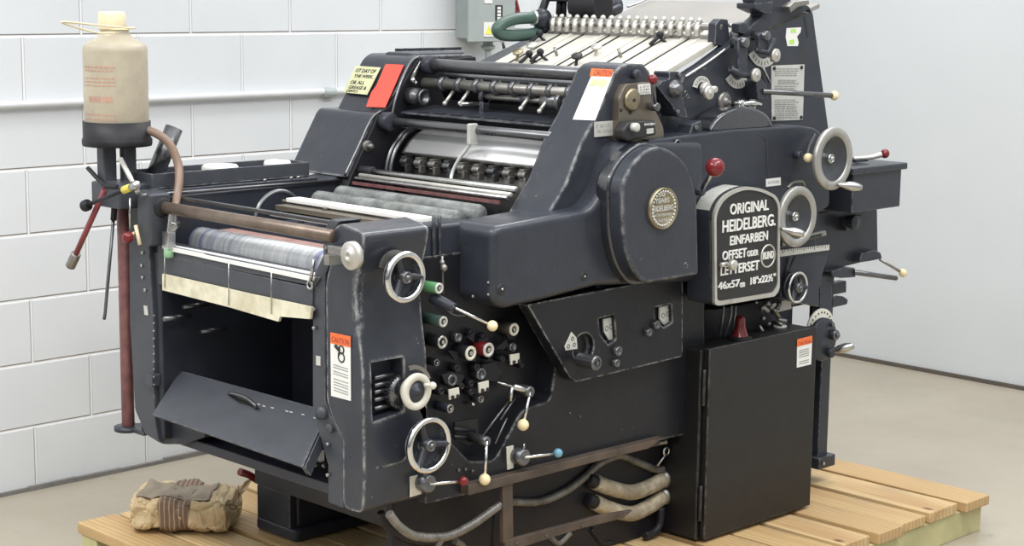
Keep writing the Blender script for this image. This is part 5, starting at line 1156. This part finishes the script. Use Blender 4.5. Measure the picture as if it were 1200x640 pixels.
# flap: slopes outward (bottom further from machine)
f0 = P(211, 434, 'X', .10); f1 = P(383, 481, 'X', .10); g0 = P(178, 486, 'X', -.04); g1 = P(353, 547, 'X', -.04)
nf = (f1 - f0).cross(g0 - f0).normalized(); nf = nf if nf.x < 0 else -nf
b = MB(); b.prism([f0, P(300, 458, 'X', .10), f1, g1, g0], -nf * .006); fp_ = b.build('delivery_flap', SHEET, press, .002, label='grey-black sheet metal flap tilted outwards')
b = MB(); b.prism([f1, g1, g1 - nf * .03, f1 - nf * .03], (0, -.006, 0)); b.prism([f1 + Vector((0, -.012, 0)), g1 + Vector((0, -.012, 0)), g1 - nf * .03 + Vector((0, -.012, 0)), f1 - nf * .03 + Vector((0, -.012, 0))], (0, -.004, 0)); b.build('flap_side', SHEET, fp_)
def onf(x, y, off=0): return PP(x, y, f0 + nf * off, nf)
b = MB(); b.tube([onf(268, 461, .002), onf(272, 461, .022), onf(288, 466, .024), onf(299, 475, .016), onf(300, 478, .0)], .005, 8); b.build('flap_handle', RODK, fp_)
b = MB(); b.prism([onf(269, 462, .0015), onf(290, 466, .0015), onf(298, 477, .0015), onf(280, 472, .0015)], nf * .001); b.build('handle_slot', INK, fp_)
b = MB()
for i, (x, y) in enumerate(((303, 473), (309, 475), (319, 477), (336, 481), (341, 482), (355, 485), (369, 489))): b.prism([onf(x - 2, y, .001), onf(x + 2, y + .8, .001), onf(x + 2, y + 2, .001), onf(x - 1, y + 1.5, .001)], nf * .0005)
b.build('paint_chips', PLATE, fp_)
q = P(377, 484, 'X', .03); b = MB(); b.lathe(q, (-1, 0, 0), [(0, -.02), (.018, -.02), (.018, .008), (0, .012)], 20); b.build('flap_hinge', SHEET, fp_)
q = P(388, 502, 'X', X0); MB().cyl(q, q + Vector((-.01, 0, 0)), .012).build('hinge_pin', SHEET, press)
b = MB(); b.box(P(372, 538, 'X', X0 + .03), P(380, 528, 'X', X0 + .03) + Vector((.05, 0, 0)))
for k in range(7): qq = P(358 + k * 4, 545 - (k % 3) * 6, 'X', X0 + .05); b.cyl(qq, qq + Vector((rng.uniform(-.01, .02), rng.uniform(-.02, .02), rng.uniform(-.01, .01))), .008, 8)
b.build('hinge_mechanism', RODK, press)
MB().prism(fX([(183, 490), (240, 508), (240, 512), (215, 521), (190, 521), (183, 517)], X0 + .03, .02), (.35, 0, 0)).build('well_bottom', BLACK, press, .006)
# bottle bracket on the post
bc = P(137, 150, 'Y', 1.0); bx_, by_ = bc.x, 1.0
b = MB(); zb_ = P(137, 172, 'Y', 1.0).z
b.box((bx_ - .052, by_ - .01, 1.19), (bx_ - .008, by_ + .03, zb_ + .005)); b.box((bx_ + .004, by_ - .03, 1.19), (bx_ + .046, by_ + .0, zb_ + .005)); b.box((bx_ - .060, by_ - .10, 1.165), (bx_ + .050, by_ + .05, 1.235)); bb = b.build('bottle_bracket', SHEET, press, .006)
# red-brown vertical tube on the outside
rt0 = P(144, 232, 'X', X0); rt1 = P(149, 487, 'X', X0)
MB().cyl((rt0.x, rt0.y, rt0.z), (rt0.x, rt0.y, .50), .019).build('drain_tube', REDHOSE, press, label='faded red vertical tube on the left post')
MB().lathe((rt0.x, rt0.y, .487), (0, 0, 1), [(0, 0), (.042, 0), (.042, .012), (0, .014)], 24).build('tube_foot', BLACK, press)
MB().box((rt0.x - .01, .93, .487), (rt0.x + .06, rt0.y + .01, .500)).build('tube_shelf', BLACK, press, .003)

# ================================================================ loose things on the press
# tray
tr = [P(177, 208, 'Z', 1.30), P(365, 188, 'Z', 1.30)]
ty0, ty1 = .875, 1.02; tx0 = .035; tx1 = .60; tz0 = 1.2187; tz1 = 1.263
b = MB(); t_ = .004
b.box((tx0, ty0, tz0), (tx1, ty1, tz0 + t_)); b.box((tx0, ty0, tz0 + t_), (tx1, ty0 + t_, tz1)); b.box((tx0, ty1 - t_, tz0 + t_), (tx1, ty1, tz1)); b.box((tx0, ty0 + t_, tz0 + t_), (tx0 + t_, ty1 - t_, tz1)); b.box((tx1 - t_, ty0 + t_, tz0 + t_), (tx1, ty1 - t_, tz1))
tray = tag(b.build('metal_tray', SHEET, None, .002), 'long black open metal tray lying on the far side rail of the press', 'tray')
for (cx_, cy_, r_, nm, lb) in ((P(258, 199, 'Y', .95).x, .95, .055, 'paper_roll', 'white roll lying in the middle of the black metal tray'), (P(325, 192, 'Y', .95).x, .95, .042, 'paper_roll', 'smaller white roll near the right end of the black metal tray')):
    b = MB(); b.lathe((cx_, cy_, tz0 + t_ + .0005), (0, 0, 1), [(r_ * .4, 0), (r_, 0), (r_, .036), (r_ * .9, .043), (r_ * .4, .043), (r_ * .4, 0)], 32); tag(b.build(nm, WHITE), lb, 'paper roll', 'paper rolls in the tray')
# leaning pipe
b = MB(); p0_ = Vector((P(182, 194, 'Y', .98).x, .985, tz0 + .024)); p1_ = P(204, 150, 'Y', .98); dd_ = (p1_ - p0_).normalized()
u = dd_
b.lathe(p0_, u, [(.019, 0), (.026, 0), (.026, (p1_ - p0_).length), (.019, (p1_ - p0_).length), (.019, 0)], 24); tag(b.build('steel_pipe', RODK), 'short dark steel pipe leaning up out of the black tray behind the brown hose', 'pipe')
# bottle holder + bottle
hz = zb_ + .004
r_b = rad(137, 150, 'Y', 1.0, 0) + 38.5 * (P(137, 100, 'Y', 1.0) - CAM).dot(fw) / F
hb = MB(); hb.lathe((bx_, by_, hz), (0, 0, 1), [(0, 0), (r_b * 1.04, 0), (r_b * 1.06, .008), (r_b * 1.06, .018), (r_b * 1.02, .024), (r_b * 1.02, .070), (r_b * .985, .070), (r_b * .985, .020), (0, .020)], 44); hb.build('bottle_cup', DARK, bb)
bot = thing('solution_bottle', (bx_, by_, hz + .022), 'large yellowed plastic bottle standing in a black cup above the left post', 'bottle')
zt_ = P(137, 42, 'Y', 1.0).z - hz - .022
H = P(130, 58, 'Y', 1.0).z - (hz + .022)
b = MB(); rb_ = r_b * .97
b.lathe((bx_, by_, hz + .022), (0, 0, 1), [(0, 0), (rb_ * .95, 0), (rb_, .008), (rb_, H * .5), (rb_, H * .98), (rb_ * .985, H * 1.03), (rb_ * .92, H * 1.065), (rb_ * .74, H * 1.10), (rb_ * .54, H * 1.14), (rb_ * .46, H * 1.18), (rb_ * .42, H * 1.24), (rb_ * .42, H * 1.26)], 56)
body = b.build('bottle_body', BOT, bot)
zc = hz + .022 + H * 1.24
b = MB(); b.lathe((bx_ - .008, by_, zc - .004), (0, 0, 1), [(0, 0), (rb_ * .40, 0), (rb_ * .42, .003), (rb_ * .42, .044), (rb_ * .38, .050), (0, .051)], 30); b.build('cap', CAPM, bot)
b = MB(); k1 = P(72, 26, 'Y', .95); b.tube([(bx_ + .05, by_ - .03, zc), (bx_, by_ - .06, zc + .002), P(110, 29, 'Y', .95), k1, P(112, 38, 'Y', .96), (bx_ - .03, by_ - .05, zc - .012)], .0028, 8); b.torus((bx_, by_, zc - .003), (0, 0, 1), rb_ * .44, .003, 28, 6); b.build('string_tie', CAPM, bot)
# faded red print on the bottle as thin curved patches
rg = random.Random(5)
az0 = math.atan2(CAM.y - by_, CAM.x - bx_)
def patch(b, u0, u1, z0_, z1_):
    n = 5; rr = rb_ + .0006; lo = []; hi = []
    for i in range(n + 1):
        a = az0 + (u0 + (u1 - u0) * i / n); lo.append((bx_ + rr * math.cos(a), by_ + rr * math.sin(a), z0_)); hi.append((bx_ + rr * math.cos(a), by_ + rr * math.sin(a), z1_))
    v0 = [b.bm.verts.new(p_) for p_ in lo]; v1 = [b.bm.verts.new(p_) for p_ in hi]
    for i in range(n): b._f([v0[i], v0[i + 1], v1[i + 1], v1[i]])
for zf, tall in ((.80, .006), (.765, .004), (.68, .004), (.64, .004), (.60, .003), (.27, .004), (.22, .004), (.16, .004), (.11, .005)):
    u = -1.15; b = MB()
    while u < -.05: w_ = rg.uniform(.05, .14); patch(b, u, min(u + w_, 0), hz + .022 + H * zf, hz + .022 + H * zf + tall); u += w_ + .04
    b.build('faded_red_print', REDPRINT, bot, recalc=False)
b = MB()
for k, (u0, u1) in enumerate(((-.95, -.80), (-.76, -.62), (-.58, -.50), (-.42, -.28), (-.24, -.12))): patch(b, u0, u1, hz + .022 + H * .42, hz + .022 + H * .42 + .016)
b.build('faded_red_print', REDPRINT, bot, recalc=False)
# brown hose from bottle
hs = thing('drain_hose', P(160, 155, 'Y', .93), 'brown rubber hose arching from the bottle base down to a metal valve', 'hose')
ys_ = [.965, .93, .90, .88, .86, .84, .80]
pp_ = [(163, 152), (180, 155), (198, 168), (208, 190), (210, 210), (207, 232), (203, 252)]
b = MB(); b.tube([P(x, y, 'Y', ys_[i] - .02) for i, (x, y) in enumerate(pp_)], .0125, 14); b.build('tube', TUBE, hs)
b = MB(); e0 = P(203, 252, 'Y', .78); e1 = P(198, 290, 'Y', .78)
b.cyl(e0 + Vector((0, 0, .03)), e0 + Vector((0, 0, .015)), .016); b.build('hose_clamp', BRASS, hs)
b = MB(); b.cyl(e0 + Vector((0, 0, .01)), e1, .014); b.cyl(e0 + Vector((-.015, -.02, -.03)), e0 + Vector((.02, .01, -.03)), .012); b.box(e1 - Vector((.012, .016, .004)), e1 + Vector((.012, .016, .045))); b.build('valve', STEEL, hs, .001)
b = MB(); e2 = P(194, 297, 'Y', .77); b.cyl(e1 + Vector((0, 0, .0)), e1 + Vector((0, 0, -.028)), .015); b.build('green_tip', PALEG, hs, label='pale green plug')
b = MB(); q = P(165, 151, 'Y', .945); b.cyl(q + Vector((-.02, 0, 0)), q + Vector((.01, 0, 0)), .015); b.build('bottle_spout', TUBE, hs)
# hanging tools
xh = X0 - .09
t1_ = thing('red_t_wrench', P(122, 220, 'X', xh), 'red handled socket wrench hanging slanted beside the left post', 'wrench')
a, c = P(123, 222, 'X', xh), P(88, 300, 'X', xh)
b = MB(); b.tube([a, c], .0085, 12); b.build('shaft', REDT, t1_)
b = MB(); d_ = (c - a).normalized(); b.cyl(c - d_ * .01, c + d_ * .045, .015, 12); b.build('socket', OLDST, t1_)
b = MB(); b.tube([P(103, 197, 'X', xh), P(122, 216, 'X', xh), P(138, 219, 'X', xh)], .0065, 10); b.build('cross_bar', DARK, t1_)
xh2 = X0 - .12
t2_ = thing('nut_driver', P(130, 226, 'X', xh2), 'dark socket tool with a yellow band crossing in front of the red wrench', 'wrench')
a, c = P(157, 218, 'X', xh2), P(103, 240, 'X', xh2); d_ = (c - a).normalized()
b = MB(); b.tube([a, c], .006, 12); b.build('shaft', DARK, t2_)
b = MB(); b.cyl(c, c + d_ * .02 + Vector((0, 0, 0)), .017, 14); b.build('socket', DARK, t2_)
b = MB(); b.cyl(a + d_ * .02, a + d_ * .055, .011, 14); b.build('yellow_band', YEL, t2_)
b = MB(); b.cyl(a - d_ * .018, a + d_ * .012, .013, 6); b.build('hex_head', STEEL, t2_)
t3_ = tag(MB().tube([P(141, 186, 'X', xh2 + .02), P(162, 226, 'X', xh2 + .02)], .007, 12).build('tommy_bar', ALU), 'pale steel tommy bar slanting above the left post bracket', 'bar')
t4_ = thing('long_screwdriver', P(127, 300, 'X', xh + .02), 'long thin dark rod hanging straight down beside the faded red tube', 'rod')
MB().tube([P(135, 228, 'X', xh + .03), P(133, 258, 'X', xh + .03)], .009, 10).build('handle', DARK, t4_)
MB().tube([P(133, 256, 'X', xh + .03), P(123, 368, 'X', xh + .03), P(122, 374, 'X', xh + .03)], .005, 8, False).build('shaft', RODK, t4_)

# ================================================================ paper package
pk0 = [P(150, 628, 'Z', .132), P(255, 630, 'Z', .132), P(282, 612, 'Z', .132)]
c_ = (P(212, 612, 'Z', .132))
L_ = (P(255, 630, 'Z', .132) - P(150, 626, 'Z', .132)); ang = math.atan2(L_.y, L_.x); Ln = L_.length
ux = Vector((math.cos(ang), math.sin(ang), 0)); uy = Vector((-math.sin(ang), math.cos(ang), 0)); Wd = .235; Ht = .115
o_ = P(150, 626, 'Z', .132)
b = MB(); n = 26
def sup(t, e): return math.copysign(abs(t) ** e, t)
bmv = bmesh.ops.create_grid
grid = {}
def pkp(u, v, off=0.0):
    # u along circumference (cross-section in uy/z), v along length
    cu, su = math.cos(u), math.sin(u)
    end = 1 - abs(2 * v - 1) ** 7 * .10
    ny = sup(cu, .45) * (Wd / 2 + off) * end; nz = sup(su, .42) * (Ht / 2 + off) * end
    nz *= 1 - .10 * (v if su > 0 else 0)
    p_ = o_ + ux * (v * (Ln + 0.02)) + uy * (Wd / 2 + ny) + Vector((0, 0, Ht / 2 + nz))
    k_ = noise.noise(p_ * 13) * .014 + noise.noise(p_ * 30) * .007 
    vd = noise.voronoi(p_ * 15)[0]; k_ -= .007 * math.exp(-(vd[1] - vd[0]) * 9); vd = noise.voronoi(p_ * 34 + Vector((3, 1, 2)))[0]; k_ -= .003 * math.exp(-(vd[1] - vd[0]) * 7)
    nd = (uy * sup(cu, .45) + Vector((0, 0, sup(su, .42))))
    p_ = p_ + nd * (k_ if off == 0 else k_)
    p_ += ux * noise.noise(p_ * 18 + Vector((0, 9, 0))) * .008
    p_.z = max(p_.z, .1325 + (off and .0005)); return p_
nu, nv = 150, 100; V = [[b.bm.verts.new(pkp(2 * math.pi * i / nu, j / nv)) for i in range(nu)] for j in range(nv + 1)]
for j in range(nv):
    for i in range(nu): b._f([V[j][i], V[j][(i + 1) % nu], V[j + 1][(i + 1) % nu], V[j + 1][i]])
ctr = []
for j, s_ in ((0, -1), (nv, 1)):
    cc = sum((v.co for v in V[j]), Vector()) / nu; prev = V[j]
    for fct in (.8, .55, .3):
        row = [b.bm.verts.new(cc + (v.co - cc) * fct + ux * (s_ * .016 * (1 - fct) + noise.noise(v.co * 40 + Vector((fct * 9, 0, 0))) * .008)) for v in V[j]]
        for i in range(nu): b._f([prev[i], prev[(i + 1) % nu], row[(i + 1) % nu], row[i]])
        prev = row
    cv = b.bm.verts.new(cc + ux * s_ * .012)
    for i in range(nu): b._f([prev[i], prev[(i + 1) % nu], cv])
pk = thing('paper_package', (c_.x, c_.y + .05, .1325), 'crumpled brown kraft paper package with crossed tape lying on the left pallet boards', 'package')
b.build('wrapping', PAPER, pk)
def strip(v0, v1, u0, u1, off, n1, n2, nm, m):
    b = MB(); W_ = [[b.bm.verts.new(pkp(u0 + (u1 - u0) * i / n1, v0 + (v1 - v0) * j / n2, off)) for i in range(n1 + 1)] for j in range(n2 + 1)]
    b.sm = True
    for j in range(n2):
        for i in range(n1): b._f([W_[j][i], W_[j][i + 1], W_[j + 1][i + 1], W_[j + 1][i]])
    o = b.build(nm, m, pk); s_ = o.modifiers.new('solid', 'SOLIDIFY'); s_.thickness = .0012; return o
def tape_mat():
    m, t, bb_ = nt('striped_brown_tape'); co = N(t, 'ShaderNodeTexCoord').outputs['Object']
    mp = N(t, 'ShaderNodeMapping'); mp.inputs['Rotation'].default_value = (0, 0, -ang); t.links.new(co, mp.inputs[0])
    wv = N(t, 'ShaderNodeTexWave', wave_type='BANDS', bands_direction='X'); wv.inputs['Scale'].default_value = 22; wv.inputs['Distortion'].default_value = .6; t.links.new(mp.outputs[0], wv.inputs[0])
    c = mix(t, ramp(t, wv.outputs['Fac'], .75, .95), (0.17, 0.105, 0.07), (0.36, 0.27, 0.18)); t.links.new(c, bb_.inputs['Base Color']); bb_.inputs['Roughness'].default_value = .5; return m
strip(.33, .63, .1, 1.97 * math.pi * .5 + 1.4 * math.pi * .5, .003, 60, 12, 'tape_band', tape_mat())
strip(.06, .80, 1.35, 2.15, .005, 16, 26, 'long_tape', mat('grey_brown_tape', (0.27, 0.22, 0.155), 0.45, var=0.12, bump=0.3, bscale=25))
b = MB(); tp = pkp(1.35, .99); 
fl_ = [tp + Vector((0, 0, -.015)), tp + ux * .03 + uy * .01 + Vector((0, 0, .022)), tp + ux * .05 + uy * .02 + Vector((0, 0, .03)), tp + ux * .035 + Vector((0, 0, -.004)), tp + ux * .01 + Vector((0, 0, -.03))]
b.prism(fl_, uy * .003); b.build('loose_corner', PAPER, pk)

bpy.context.view_layer.update()
